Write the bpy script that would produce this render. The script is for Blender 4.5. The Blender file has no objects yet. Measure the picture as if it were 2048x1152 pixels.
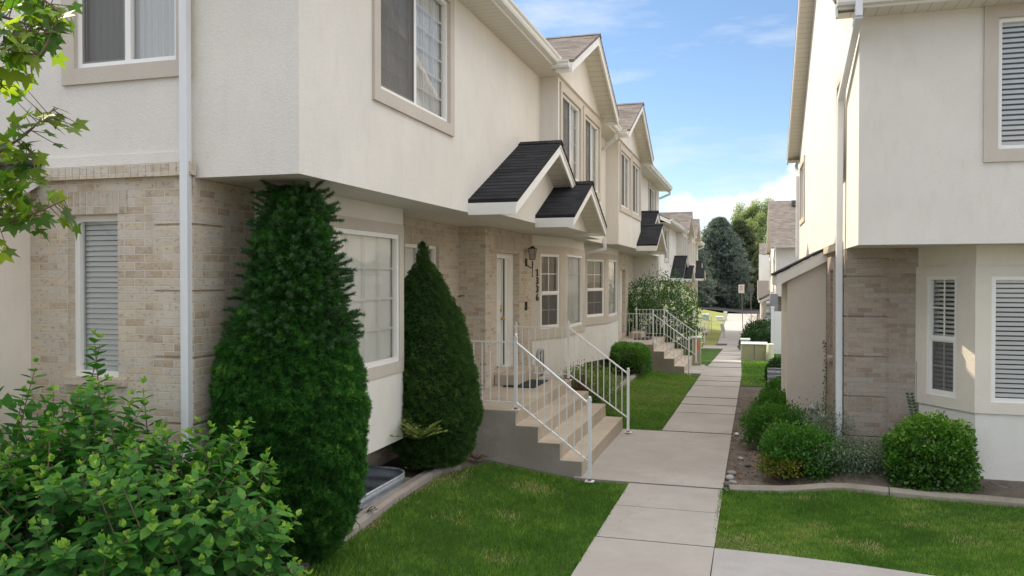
import bpy, bmesh, math, random
import numpy as np
from mathutils import Vector, Matrix
random.seed(7); RNG = np.random.default_rng(7)
scene = bpy.context.scene
COL = scene.collection
R = math.radians

# ------------------------------------------------------------------ camera
CAMH = 2.6
cam_d = bpy.data.cameras.new('camera'); cam = bpy.data.objects.new('camera', cam_d); COL.objects.link(cam)
cam_d.sensor_width = 36; cam_d.lens = 1607/2048*36; cam_d.clip_start = .05; cam_d.clip_end = 1500
cam.location = (0, 0, CAMH); cam.rotation_euler = (R(90)-math.atan(21/1607), 0, math.atan(476/1607))
scene.camera = cam

# ------------------------------------------------------------------ sky, sun, exposure
AZ, EL = R(26), R(41)                       # the sun stands towards -X, a little towards +Y
SUN = Vector((-math.cos(AZ)*math.cos(EL), math.sin(AZ)*math.cos(EL), math.sin(EL)))
world = bpy.data.worlds.new('World'); scene.world = world; world.use_nodes = True
nt = world.node_tree; N_ = nt.nodes; L_ = nt.links
bg = N_['Background']; bg.inputs['Strength'].default_value = .064
sky = N_.new('ShaderNodeTexSky'); sky.sky_type = 'NISHITA'; sky.sun_disc = False
sky.sun_elevation = EL; sky.sun_rotation = R(-64); sky.air_density = 1.0; sky.dust_density = .15; sky.ozone_density = 3.0
tc = N_.new('ShaderNodeTexCoord'); sep = N_.new('ShaderNodeSeparateXYZ'); L_.new(tc.outputs['Generated'], sep.inputs[0])
mp = N_.new('ShaderNodeMapping'); mp.inputs['Scale'].default_value = (1.6, 1.6, 7.0); mp.inputs['Location'].default_value = (.35, .2, .1)
mp.inputs['Rotation'].default_value = (0, R(-9), 0)
L_.new(tc.outputs['Generated'], mp.inputs[0])
no = N_.new('ShaderNodeTexNoise'); no.inputs['Scale'].default_value = 2.2; no.inputs['Detail'].default_value = 8; no.inputs['Roughness'].default_value = .58
L_.new(mp.outputs[0], no.inputs['Vector'])
rp = N_.new('ShaderNodeMapRange'); rp.inputs[1].default_value = .50; rp.inputs[2].default_value = .78; rp.inputs[3].default_value = 0; rp.inputs[4].default_value = .75
L_.new(no.outputs['Fac'], rp.inputs[0])
# a low cumulus bank above the far roofs
no2 = N_.new('ShaderNodeTexNoise'); no2.inputs['Scale'].default_value = 9; no2.inputs['Detail'].default_value = 7; no2.inputs['Roughness'].default_value = .55
mp2 = N_.new('ShaderNodeMapping'); mp2.inputs['Scale'].default_value = (1, 1, 1.8); L_.new(tc.outputs['Generated'], mp2.inputs[0]); L_.new(mp2.outputs[0], no2.inputs['Vector'])
def wm(op, a, b=None, clamp=False):
    m = N_.new('ShaderNodeMath'); m.operation = op; m.use_clamp = clamp
    for i, v in enumerate((a, b)):
        if v is None: continue
        if isinstance(v, (int, float)): m.inputs[i].default_value = v
        else: L_.new(v, m.inputs[i])
    return m.outputs[0]
# bank top rises towards +X
top = wm('ADD', wm('MULTIPLY', sep.outputs['X'], .25), .105)
hgt = wm('SUBTRACT', wm('ADD', top, wm('MULTIPLY', wm('SUBTRACT', no2.outputs['Fac'], .5), .16)), sep.outputs['Z'])
bank = wm('MULTIPLY', hgt, 70.0, True)
low = wm('MULTIPLY', wm('SUBTRACT', sep.outputs['Z'], .035), 18.0, True)
bank = wm('MULTIPLY', wm('MULTIPLY', bank, low), .95)
fac = wm('MAXIMUM', bank, wm('MULTIPLY', rp.outputs[0], wm('MULTIPLY', sep.outputs['Z'], 9.0, True)))
fac = wm('MAXIMUM', fac, 0)
# unseen clouds added to brighten shade: bright broken deck overhead and behind the camera
def smooth(v, a, b):
    m = N_.new('ShaderNodeMapRange'); m.interpolation_type = 'SMOOTHSTEP'; L_.new(v, m.inputs[0]); m.inputs[1].default_value = a; m.inputs[2].default_value = b; return m.outputs[0]
fill_deck = smooth(sep.outputs['Z'], .36, .58)
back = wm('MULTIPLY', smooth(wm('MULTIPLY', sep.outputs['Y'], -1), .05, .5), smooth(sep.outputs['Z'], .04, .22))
fill_deck = wm('MULTIPLY', wm('MAXIMUM', wm('MULTIPLY', fill_deck, wm('SUBTRACT', 1, wm('MULTIPLY', smooth(wm('MULTIPLY', sep.outputs['Y'], -1), 0, .5), .5))), wm('MULTIPLY', back, .22)), wm('ADD', .78, wm('MULTIPLY', no2.outputs['Fac'], .4)), True)
cl = N_.new('ShaderNodeRGB'); cl.outputs[0].default_value = (6.5, 6.6, 6.8, 1)
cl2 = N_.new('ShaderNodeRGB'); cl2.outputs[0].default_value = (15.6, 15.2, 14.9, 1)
mx = N_.new('ShaderNodeMix'); mx.data_type = 'RGBA'
L_.new(fac, mx.inputs[0]); L_.new(sky.outputs[0], mx.inputs[6]); L_.new(cl.outputs[0], mx.inputs[7]); mx2 = N_.new('ShaderNodeMix'); mx2.data_type = 'RGBA'; L_.new(fill_deck, mx2.inputs[0]); L_.new(mx.outputs[2], mx2.inputs[6]); L_.new(cl2.outputs[0], mx2.inputs[7]); L_.new(mx2.outputs[2], bg.inputs['Color'])
sd = bpy.data.lights.new('sun', 'SUN'); sd.energy = 2.1; sd.angle = R(.5); sd.color = (1, .86, .64)
so = bpy.data.objects.new('sun', sd); COL.objects.link(so); so.rotation_euler = SUN.to_track_quat('Z', 'Y').to_euler()
scene.view_settings.view_transform = 'Standard'; scene.view_settings.look = 'None'
scene.view_settings.exposure = 1.38; scene.view_settings.gamma = 1
scene.render.engine = 'CYCLES'
scene.cycles.max_bounces = 8; scene.cycles.transparent_max_bounces = 12; scene.cycles.diffuse_bounces = 5

# ------------------------------------------------------------------ materials
MATS = {}
class G:
    """small node helper"""
    def __init__(s, name):
        s.m = bpy.data.materials.new(name); s.m.use_nodes = True; s.t = s.m.node_tree
        s.b = s.t.nodes['Principled BSDF']; s.out = s.t.nodes['Material Output']; MATS[name] = s.m
        s.tc = s.n('TexCoord')
    def n(s, k, **kw):
        x = s.t.nodes.new('ShaderNode'+k)
        for a, v in kw.items(): setattr(x, a, v)
        return x
    def l(s, a, b): s.t.links.new(a, b)
    def set(s, sock, v):
        if hasattr(v, 'node'): s.l(v, sock)
        elif isinstance(v, (tuple, list)) and len(v) == 3 and sock.type == 'RGBA': sock.default_value = (*v, 1)
        else: sock.default_value = v
    def math(s, op, a, b=0, c=None, clamp=False):
        m = s.n('Math', operation=op, use_clamp=clamp); s.set(m.inputs[0], a); s.set(m.inputs[1], b)
        if c is not None: s.set(m.inputs[2], c)
        return m.outputs[0]
    def noise(s, scale, detail=4, rough=.5, vec=None, stretch=None, off=(0, 0, 0)):
        v = vec or s.tc.outputs['Object']
        if stretch or off != (0, 0, 0):
            mp = s.n('Mapping'); mp.inputs['Scale'].default_value = stretch or (1, 1, 1); mp.inputs['Location'].default_value = off
            s.l(v, mp.inputs[0]); v = mp.outputs[0]
        x = s.n('TexNoise'); x.inputs['Scale'].default_value = scale; x.inputs['Detail'].default_value = detail; x.inputs['Roughness'].default_value = rough
        s.l(v, x.inputs['Vector']); return x.outputs['Fac']
    def ramp(s, f, stops):
        r = s.n('ValToRGB'); s.l(f, r.inputs[0]); e = r.color_ramp.elements
        while len(e) < len(stops): e.new(.5)
        for i, (p, c) in enumerate(stops): e[i].position = p; e[i].color = (*c, 1) if len(c) == 3 else c
        return r.outputs[0]
    def mix(s, f, a, b, mode='MIX'):
        m = s.n('Mix', data_type='RGBA', blend_type=mode); s.set(m.inputs[0], f); s.set(m.inputs[6], a); s.set(m.inputs[7], b); return m.outputs[2]
    def rng(s, f, a, b, c, d):
        m = s.n('MapRange'); s.set(m.inputs[0], f)
        for i, v in enumerate((a, b, c, d)): m.inputs[i+1].default_value = v
        return m.outputs[0]
    def bump(s, h, strength=.3, dist=.01, prev=None):
        b = s.n('Bump'); b.inputs['Strength'].default_value = strength; b.inputs['Distance'].default_value = dist; s.l(h, b.inputs['Height'])
        if prev: s.l(prev, b.inputs['Normal'])
        return b.outputs[0]
    def fin(s, col=None, rough=.8, normal=None, spec=None):
        if col is not None: s.set(s.b.inputs['Base Color'], col)
        s.set(s.b.inputs['Roughness'], rough)
        if normal is not None: s.l(normal, s.b.inputs['Normal'])
        if spec is not None: s.b.inputs['Specular IOR Level'].default_value = spec
        return s.m
    def uv(s, vs=1.0):
        """u along the wall, v up it, chosen by the face normal"""
        g = s.n('NewGeometry'); sn = s.n('SeparateXYZ'); s.l(g.outputs['True Normal'], sn.inputs[0])
        ax = s.math('ABSOLUTE', sn.outputs[0]); ay = s.math('ABSOLUTE', sn.outputs[1]); t = s.math('GREATER_THAN', ax, ay)
        p = s.n('SeparateXYZ'); s.l(s.tc.outputs['Object'], p.inputs[0])
        u = s.math('ADD', s.math('MULTIPLY', p.outputs[1], t), s.math('MULTIPLY', p.outputs[0], s.math('SUBTRACT', 1, t)))
        c = s.n('CombineXYZ'); s.l(u, c.inputs[0]); s.l(s.math('MULTIPLY', p.outputs[2], vs), c.inputs[1]); return c.outputs[0], u, p

def stucco(name, c, mott=.05, bs=.35):
    g = G(name); n1 = g.noise(1.1, 5, .6); n2 = g.noise(75, 4, .7); n3 = g.noise(9, 4, .6, stretch=(1, 1, .35))
    dk = tuple(v*(1-mott*2.2) for v in c); lt = tuple(min(1, v*(1+mott)) for v in c)
    col = g.mix(g.rng(n1, .3, .7, 0, 1), dk, lt)
    col = g.mix(g.rng(n3, .52, .76, 0, .34), col, tuple(v*.82 for v in (c[0], c[1]*.98, c[2]*.93)))
    col = g.mix(g.rng(n2, .35, .65, 0, .3), col, tuple(v*.8 for v in c))
    return g.fin(col, .92, g.bump(n2, bs*1.6, .010, g.bump(g.noise(35, 3), .12, .01)), .25)
stucco('stucco_wall', (.765, .73, .675), .035)
stucco('stucco_trim', (.60, .545, .475), .04)
stucco('stucco_grey', (.80, .735, .645), .04)
stucco('stucco_base', (.80, .77, .72), .04)

def brick(name, c1, c2, c3, mortar, bw=.20, rh=.0665, soldier=False):
    g = G(name); vec, u, p = g.uv()
    if soldier:
        c = g.n('CombineXYZ'); g.l(p.outputs[2], c.inputs[0]); g.l(u, c.inputs[1]); vec = c.outputs[0]
    t = g.n('TexBrick'); t.offset = .5 if not soldier else 0; t.inputs['Scale'].default_value = 1; t.inputs['Brick Width'].default_value = bw; t.inputs['Row Height'].default_value = rh
    t.inputs['Mortar Size'].default_value = .005; t.inputs['Mortar Smooth'].default_value = .25; t.inputs['Bias'].default_value = 0
    g.set(t.inputs['Color1'], (0, 0, 0)); g.set(t.inputs['Color2'], (1, 1, 1)); g.set(t.inputs['Mortar'], (.5, .5, .5)); g.l(vec, t.inputs['Vector'])
    smear = g.noise(9, 5, .6, stretch=(1, 1, 2.2)); fine = g.noise(60, 4, .65); vein = g.noise(22, 6, .7, stretch=(1, 1, 1.6), off=(3, 1, 2))
    col = g.ramp(t.outputs['Color'], [(0, c1), (.35, c2), (.7, c3), (1, tuple(v*1.12 for v in c2))])
    lw = g.noise(2.2, 5, .65, off=(5, 3, 1)); col = g.mix(g.rng(smear, .42, .62, 0, .5), col, c3); col = g.mix(g.rng(lw, .52, .72, 0, .45), col, tuple(min(.85, v*1.25) for v in c3)); col = g.mix(g.rng(lw, .30, .46, .4, 0), col, tuple(v*.72 for v in c1))
    col = g.mix(g.rng(vein, .55, .64, 0, .6), col, (.17, .155, .15))
    col = g.mix(g.rng(fine, .3, .7, 0, .3), col, tuple(v*.7 for v in c2))
    col = g.mix(t.outputs['Fac'], col, mortar)
    h = g.math('SUBTRACT', g.math('MULTIPLY', fine, .35), t.outputs['Fac'])
    return g.fin(col, .9, g.bump(h, .9, .010), .2)
brick('brick', (.42, .32, .22), (.60, .49, .36), (.58, .535, .465), (.66, .60, .52))
brick('brick_soldier', (.38, .30, .21), (.52, .43, .33), (.52, .48, .41), (.60, .55, .48), soldier=True)
brick('brick_grey', (.27, .205, .155), (.36, .285, .22), (.40, .36, .315), (.43, .385, .33), bw=.21)

def shingle(name, c1, c2, vs):
    g = G(name); vec, u, p = g.uv(vs)
    t = g.n('TexBrick'); t.offset = .37; t.squash = 1; t.inputs['Scale'].default_value = 1; t.inputs['Brick Width'].default_value = .31; t.inputs['Row Height'].default_value = .135
    t.inputs['Mortar Size'].default_value = .004; t.inputs['Mortar Smooth'].default_value = .1
    g.set(t.inputs['Color1'], (0, 0, 0)); g.set(t.inputs['Color2'], (1, 1, 1)); g.set(t.inputs['Mortar'], (0, 0, 0)); g.l(vec, t.inputs['Vector'])
    col = g.ramp(t.outputs['Color'], [(0, c1), (.5, tuple((a+b)/2 for a, b in zip(c1, c2))), (1, c2)])
    gr = g.noise(260, 2, .7); col = g.mix(g.rng(gr, .35, .65, 0, .5), col, tuple(v*.55 for v in c1))
    col = g.mix(g.rng(g.noise(3, 4), .4, .7, 0, .3), col, tuple(v*1.2 for v in c2))
    sv = g.n('SeparateXYZ'); g.l(vec, sv.inputs[0])
    saw = g.math('FRACT', g.math('DIVIDE', sv.outputs[1], .135))
    edge = g.rng(saw, 0, .14, 1, 0); col = g.mix(g.math('MULTIPLY', edge, .5), col, tuple(v*.3 for v in c1))
    h = g.math('ADD', g.math('MULTIPLY', g.math('SUBTRACT', 1, saw), 1.0), g.math('MULTIPLY', t.outputs['Color'], .5))
    return g.fin(col, .95, g.bump(gr, .4, .004, g.bump(h, .55, .012)), .15)
shingle('shingle_dark', (.020, .021, .025), (.042, .042, .048), 2.35)
shingle('shingle_brown', (.125, .11, .102), (.235, .208, .192), 2.35)

def white(name, c, rough=.45, streak=.12):
    g = G(name); n = g.noise(6, 5, .6, stretch=(1, 1, .25)); f = g.noise(40, 3)
    col = g.mix(g.rng(n, .5, .8, 0, streak), c, (.45, .41, .34)); col = g.mix(g.rng(f, .6, .8, 0, .12), col, (.5, .47, .42))
    return g.fin(col, rough, g.bump(f, .05, .004))
white('white_paint', (.80, .79, .76)); white('window_white', (.84, .83, .80), .35, .05)
white('rail_paint', (.78, .78, .77), .4, .2); white('gutter_white', (.78, .77, .72), .4, .2)
white('spout_white', (.70, .72, .74), .4, .2); white('vinyl_fence', (.82, .83, .86), .4, .05)
def ribbed(name, c, axis, pitch=.1):
    g = G(name); p = g.n('SeparateXYZ'); g.l(g.tc.outputs['Object'], p.inputs[0])
    q = g.math('DIVIDE', p.outputs[axis], pitch); f = g.math('FRACT', q)
    ln = g.math('LESS_THAN', f, .09); cell = g.math('FLOOR', g.math('DIVIDE', p.outputs[axis], pitch*3))
    wn = g.n('TexWhiteNoise', noise_dimensions='1D'); g.l(cell, wn.inputs['W'])
    col = g.mix(g.math('MULTIPLY', wn.outputs['Value'], .16), c, tuple(v*.72 for v in c))
    col = g.mix(g.math('MULTIPLY', ln, .45), col, tuple(v*.35 for v in c))
    return g.fin(col, .5, g.bump(g.math('SUBTRACT', 1, ln), .5, .006))
ribbed('soffit_y', (.72, .68, .58), 1, .14); ribbed('soffit_x', (.72, .68, .58), 0, .14)
ribbed('soffit_low', (.66, .63, .56), 0, .10); ribbed('soffit_low_side', (.66, .63, .56), 1, .10)

def concrete(name, c, stain=.25, sc=1.0):
    g = G(name); n = g.noise(1.3*sc, 6, .6); f = g.noise(130, 4, .7); s = g.noise(.8*sc, 5, .55, off=(4, 2, 0)); b = g.noise(14, 4, .6)
    col = g.mix(g.rng(n, .3, .7, 0, 1), tuple(v*.86 for v in c), tuple(v*1.07 for v in c))
    col = g.mix(g.rng(s, .54, .72, 0, stain), col, tuple(v*a for v, a in zip(c, (.62, .58, .5))))
    m_ = g.noise(5*sc, 6, .7, off=(9, 1, 3)); col = g.mix(g.rng(m_, .45, .7, 0, .4), col, tuple(v*.72 for v in c)); st = g.noise(.35*sc, 6, .7, off=(1, 7, 2)); col = g.mix(g.rng(st, .5, .62, 0, stain*.8), col, tuple(v*a for v, a in zip(c, (.66, .62, .56))))
    col = g.mix(g.rng(f, .35, .7, 0, .42), col, tuple(v*.58 for v in c)); col = g.mix(g.rng(b, .60, .72, 0, .25), col, tuple(v*1.2 for v in c))
    if name == 'concrete_walk':
        p = g.n('SeparateXYZ'); g.l(g.tc.outputs['Object'], p.inputs[0]); wn = g.n('TexWhiteNoise', noise_dimensions='1D'); g.l(g.math('FLOOR', g.math('MULTIPLY', g.math('ADD', p.outputs[1], .38), .855)), wn.inputs['W'])
        col = g.mix(g.math('MULTIPLY', wn.outputs['Value'], .5), col, tuple(v*.78 for v in c))
        wv = g.n('TexVoronoi', feature='DISTANCE_TO_EDGE'); wv.inputs['Scale'].default_value = .42; dn = g.n('VectorMath', operation='ADD'); g.l(g.tc.outputs['Object'], dn.inputs[0]); cn = g.n('TexNoise'); cn.inputs['Scale'].default_value = 2.5; cn.inputs['Detail'].default_value = 8; g.l(g.tc.outputs['Object'], cn.inputs['Vector']); g.l(cn.outputs['Color'], dn.inputs[1]); g.l(dn.outputs[0], wv.inputs['Vector'])
        crk = g.rng(wv.outputs['Distance'], 0, .0035, 1, 0); crk = g.math('MULTIPLY', crk, g.rng(g.noise(.5, 2, off=(3, 3, 3)), .54, .60, 0, .8)); col = g.mix(crk, col, tuple(v*.3 for v in c))
    return g.fin(col, .88, g.bump(f, .3, .004, g.bump(b, .08, .01)), .3)
concrete('concrete_walk', (.455, .42, .38), .55); concrete('concrete_step', (.53, .45, .355), .5, 1.6)
concrete('concrete_wall', (.37, .335, .285), .85, 1.8); concrete('concrete_curb', (.36, .32, .29), .45, 3); concrete('concrete_curb_grey', (.31, .275, .225), .45, 3)
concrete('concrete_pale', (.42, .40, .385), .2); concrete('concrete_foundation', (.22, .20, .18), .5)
concrete('asphalt', (.055, .055, .058), .1)

g = G('soil'); n = g.noise(4, 6, .65); f = g.noise(70, 5, .75); v = g.n('TexVoronoi'); v.inputs['Scale'].default_value = 55; g.l(g.tc.outputs['Object'], v.inputs['Vector'])
col = g.mix(g.rng(n, .3, .7, 0, 1), (.10, .082, .066), (.21, .18, .15)); col = g.mix(g.rng(f, .5, .7, 0, .6), col, (.30, .27, .235))
col = g.mix(g.rng(v.outputs['Distance'], 0, .3, .6, 0), col, (.05, .036, .027)); g.fin(col, .97, g.bump(f, .8, .02, g.bump(n, .6, .05)), .1)
g = G('lawn_soil'); n = g.noise(1.6, 5, .6); f = g.noise(120, 4, .75)
col = g.mix(g.rng(n, .35, .7, 0, 1), (.060, .125, .022), (.09, .15, .035)); col = g.mix(g.rng(f, .4, .7, 0, .7), col, (.03, .07, .014)); g.fin(col, .95, g.bump(f, .9, .02), .1)
g = G('lawn_far'); n = g.noise(.35, 5, .6); f = g.noise(30, 4, .75)
col = g.mix(g.rng(n, .35, .7, 0, 1), (.22, .25, .08), (.32, .33, .13)); col = g.mix(g.rng(f, .4, .7, 0, .5), col, (.06, .10, .02)); g.fin(col, .95, g.bump(f, .9, .03), .1)

def leafmat(name, stops, rough=.5, trans=.35, spec=.4):
    g = G(name); a = g.n('Attribute'); a.attribute_name = 'tint'
    col = g.ramp(a.outputs['Fac'], stops); g.fin(col, rough, None, spec)
    t = g.n('BsdfTranslucent'); hs = g.mix(1.0, col, (1.6, 1.9, .7), 'MULTIPLY'); g.l(hs, t.inputs[0])
    m = g.n('MixShader'); m.inputs[0].default_value = trans; g.l(g.b.outputs[0], m.inputs[1]); g.l(t.outputs[0], m.inputs[2]); g.l(m.outputs[0], g.out.inputs[0]); return g.m
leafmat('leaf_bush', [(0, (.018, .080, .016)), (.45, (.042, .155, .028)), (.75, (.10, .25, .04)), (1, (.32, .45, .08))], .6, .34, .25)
leafmat('leaf_maple', [(0, (.04, .10, .018)), (.5, (.09, .17, .022)), (1, (.26, .31, .035))], .45, .6)
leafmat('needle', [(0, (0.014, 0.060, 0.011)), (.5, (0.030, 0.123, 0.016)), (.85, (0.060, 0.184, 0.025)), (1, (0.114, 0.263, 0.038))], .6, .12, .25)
leafmat('needle_wild', [(0, (.012, .045, .014)), (.6, (.030, .088, .028)), (1, (.070, .15, .055))], .65, .12, .15)
leafmat('needle_old', [(0, (.022, .06, .014)), (.6, (.060, .135, .028)), (1, (.12, .21, .045))], .6, .12, .2)
leafmat('leaf_box', [(0, (.028, .085, .010)), (.5, (.070, .18, .020)), (.85, (.15, .29, .035)), (1, (.32, .42, .08))], .45, .3)
leafmat('leaf_barberry', [(0, (0.026, 0.084, 0.012)), (.6, (0.060, 0.168, 0.022)), (.92, (0.120, 0.228, 0.030)), (1, (0.360, 0.204, 0.024))], .5, .3)
leafmat('leaf_dark', [(0, (0.010, 0.036, 0.009)), (.6, (0.023, 0.072, 0.013)), (1, (0.065, 0.130, 0.026))], .5, .2)
leafmat('leaf_silver', [(0, (.06, .10, .06)), (.6, (.13, .18, .11)), (1, (.42, .46, .36))], .6, .2)
leafmat('leaf_yellow', [(0, (.08, .14, .03)), (.6, (.18, .25, .06)), (1, (.34, .37, .11))], .5, .3)
leafmat('leaf_red', [(0, (.07, .03, .018)), (.6, (.16, .075, .04)), (1, (.26, .17, .09))], .6, .2)
leafmat('leaf_rose', [(0, (.018, .058, .012)), (.6, (.045, .115, .022)), (1, (.13, .22, .04))], .5, .3)
leafmat('petal', [(0, (.84, .80, .72)), (1, (.90, .90, .86))], .6, .3)
leafmat('blue_spruce', [(0, (.05, .07, .062)), (.5, (.15, .19, .17)), (.8, (.30, .34, .29)), (1, (.44, .46, .38))], .7, .08, .2)
leafmat('green_spruce', [(0, (.05, .07, .04)), (.5, (.13, .16, .09)), (1, (.27, .30, .15))], .7, .08, .2)
leafmat('leaf_poplar', [(0, (.12, .16, .09)), (.6, (.26, .31, .16)), (1, (.42, .44, .24))], .6, .3, .3)
leafmat('grass', [(0, (.068, .150, .022)), (.45, (.145, .275, .045)), (.75, (.25, .36, .075)), (.9, (.44, .38, .17)), (1, (.60, .48, .28))], .55, .25, .3)
def plain(name, c, rough=.6, metal=0, bs=.1, sc=30):
    g = G(name); n = g.noise(sc, 4, .6); col = g.mix(g.rng(n, .35, .75, 0, .35), c, tuple(v*.65 for v in c)); g.b.inputs['Metallic'].default_value = metal
    return g.fin(col, rough, g.bump(n, bs, .004))
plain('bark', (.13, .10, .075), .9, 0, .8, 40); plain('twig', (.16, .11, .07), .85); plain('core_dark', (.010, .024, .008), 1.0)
plain('room_dark', (.035, .036, .038), .9); plain('rust', (.24, .13, .07), .9); plain('black_iron', (.02, .02, .022), .5); plain('mat_black', (.022, .024, .030), .95)
plain('bronze', (.045, .038, .028), .5, .6); plain('brass', (.55, .38, .13), .3, 1); plain('stone', (.30, .26, .235), .85, 0, .3, 12); plain('stone_dark', (.10, .10, .105), .8)
plain('grey_pipe', (.32, .34, .35), .5, .3); plain('box_green', (.36, .35, .22), .6, 0, .1, 5); plain('box_pale', (.62, .64, .60), .6); plain('box_cream', (.66, .65, .50), .6)
plain('teal_box', (.25, .40, .36), .6); plain('sign_white', (.80, .79, .77), .5); plain('sign_back', (.12, .13, .12), .5, .4); plain('sign_red', (.55, .04, .04), .5)
plain('post_metal', (.32, .33, .34), .45, .7); plain('orange_tag', (.80, .16, .03), .6); plain('unit_grey', (.30, .31, .33), .5, .2); plain('balcony_slat', (.36, .32, .30), .7)
plain('screen_frame', (.22, .21, .20), .6); plain('door_white', (.80, .79, .77), .4, 0, .02); plain('hose', (.25, .26, .25), .5)
g = G('galvanized'); n = g.noise(14, 5, .6); col = g.mix(g.rng(n, .3, .7, 0, 1), (.36, .40, .44), (.56, .60, .64)); g.b.inputs['Metallic'].default_value = .12; g.fin(col, .42, g.bump(n, .1, .003))
g = G('blind'); g.fin((.84, .85, .82), .6)
g = G('curtain'); p = g.n('SeparateXYZ'); g.l(g.uv()[0], p.inputs[0])
pl = g.math('SINE', g.math('MULTIPLY', p.outputs[0], 95.0)); col = g.mix(g.rng(pl, -1, 1, 0, .25), (.82, .82, .80), (.66, .66, .65)); g.fin(col, .85, g.bump(pl, .5, .015))
g = G('curtain_grey'); col = g.mix(g.rng(g.noise(3, 4), .3, .7, 0, .6), (.36, .33, .29), (.26, .24, .215)); g.fin(col, .85)
g = G('shade_cloth'); col = g.mix(g.rng(g.noise(4, 4), .3, .7, 0, .5), (.84, .82, .76), (.76, .74, .68)); g.fin(col, .85)
g = G('glass'); gl = g.n('BsdfGlossy'); gl.inputs['Roughness'].default_value = .01; tr = g.n('BsdfTransparent'); tr.inputs[0].default_value = (.97, .98, .98, 1)
wv = g.noise(1.4, 2); g.l(g.bump(wv, .06, .02), gl.inputs['Normal'])
fr = g.n('Fresnel'); fr.inputs[0].default_value = 1.52; ms = g.n('MixShader'); g.l(g.math('ADD', g.math('MULTIPLY', fr.outputs[0], .75), .03, clamp=True), ms.inputs[0]); g.l(tr.outputs[0], ms.inputs[1]); g.l(gl.outputs[0], ms.inputs[2]); g.l(ms.outputs[0], g.out.inputs[0])
g = G('insect_screen'); tr = g.n('BsdfTransparent'); df = g.n('BsdfDiffuse'); df.inputs[0].default_value = (.17, .165, .16, 1); ms = g.n('MixShader'); ms.inputs[0].default_value = .58
g.l(tr.outputs[0], ms.inputs[1]); g.l(df.outputs[0], ms.inputs[2]); g.l(ms.outputs[0], g.out.inputs[0])
g = G('lamp_glass'); g.b.inputs['Alpha'].default_value = .55; g.fin((.35, .33, .28), .2)

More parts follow.
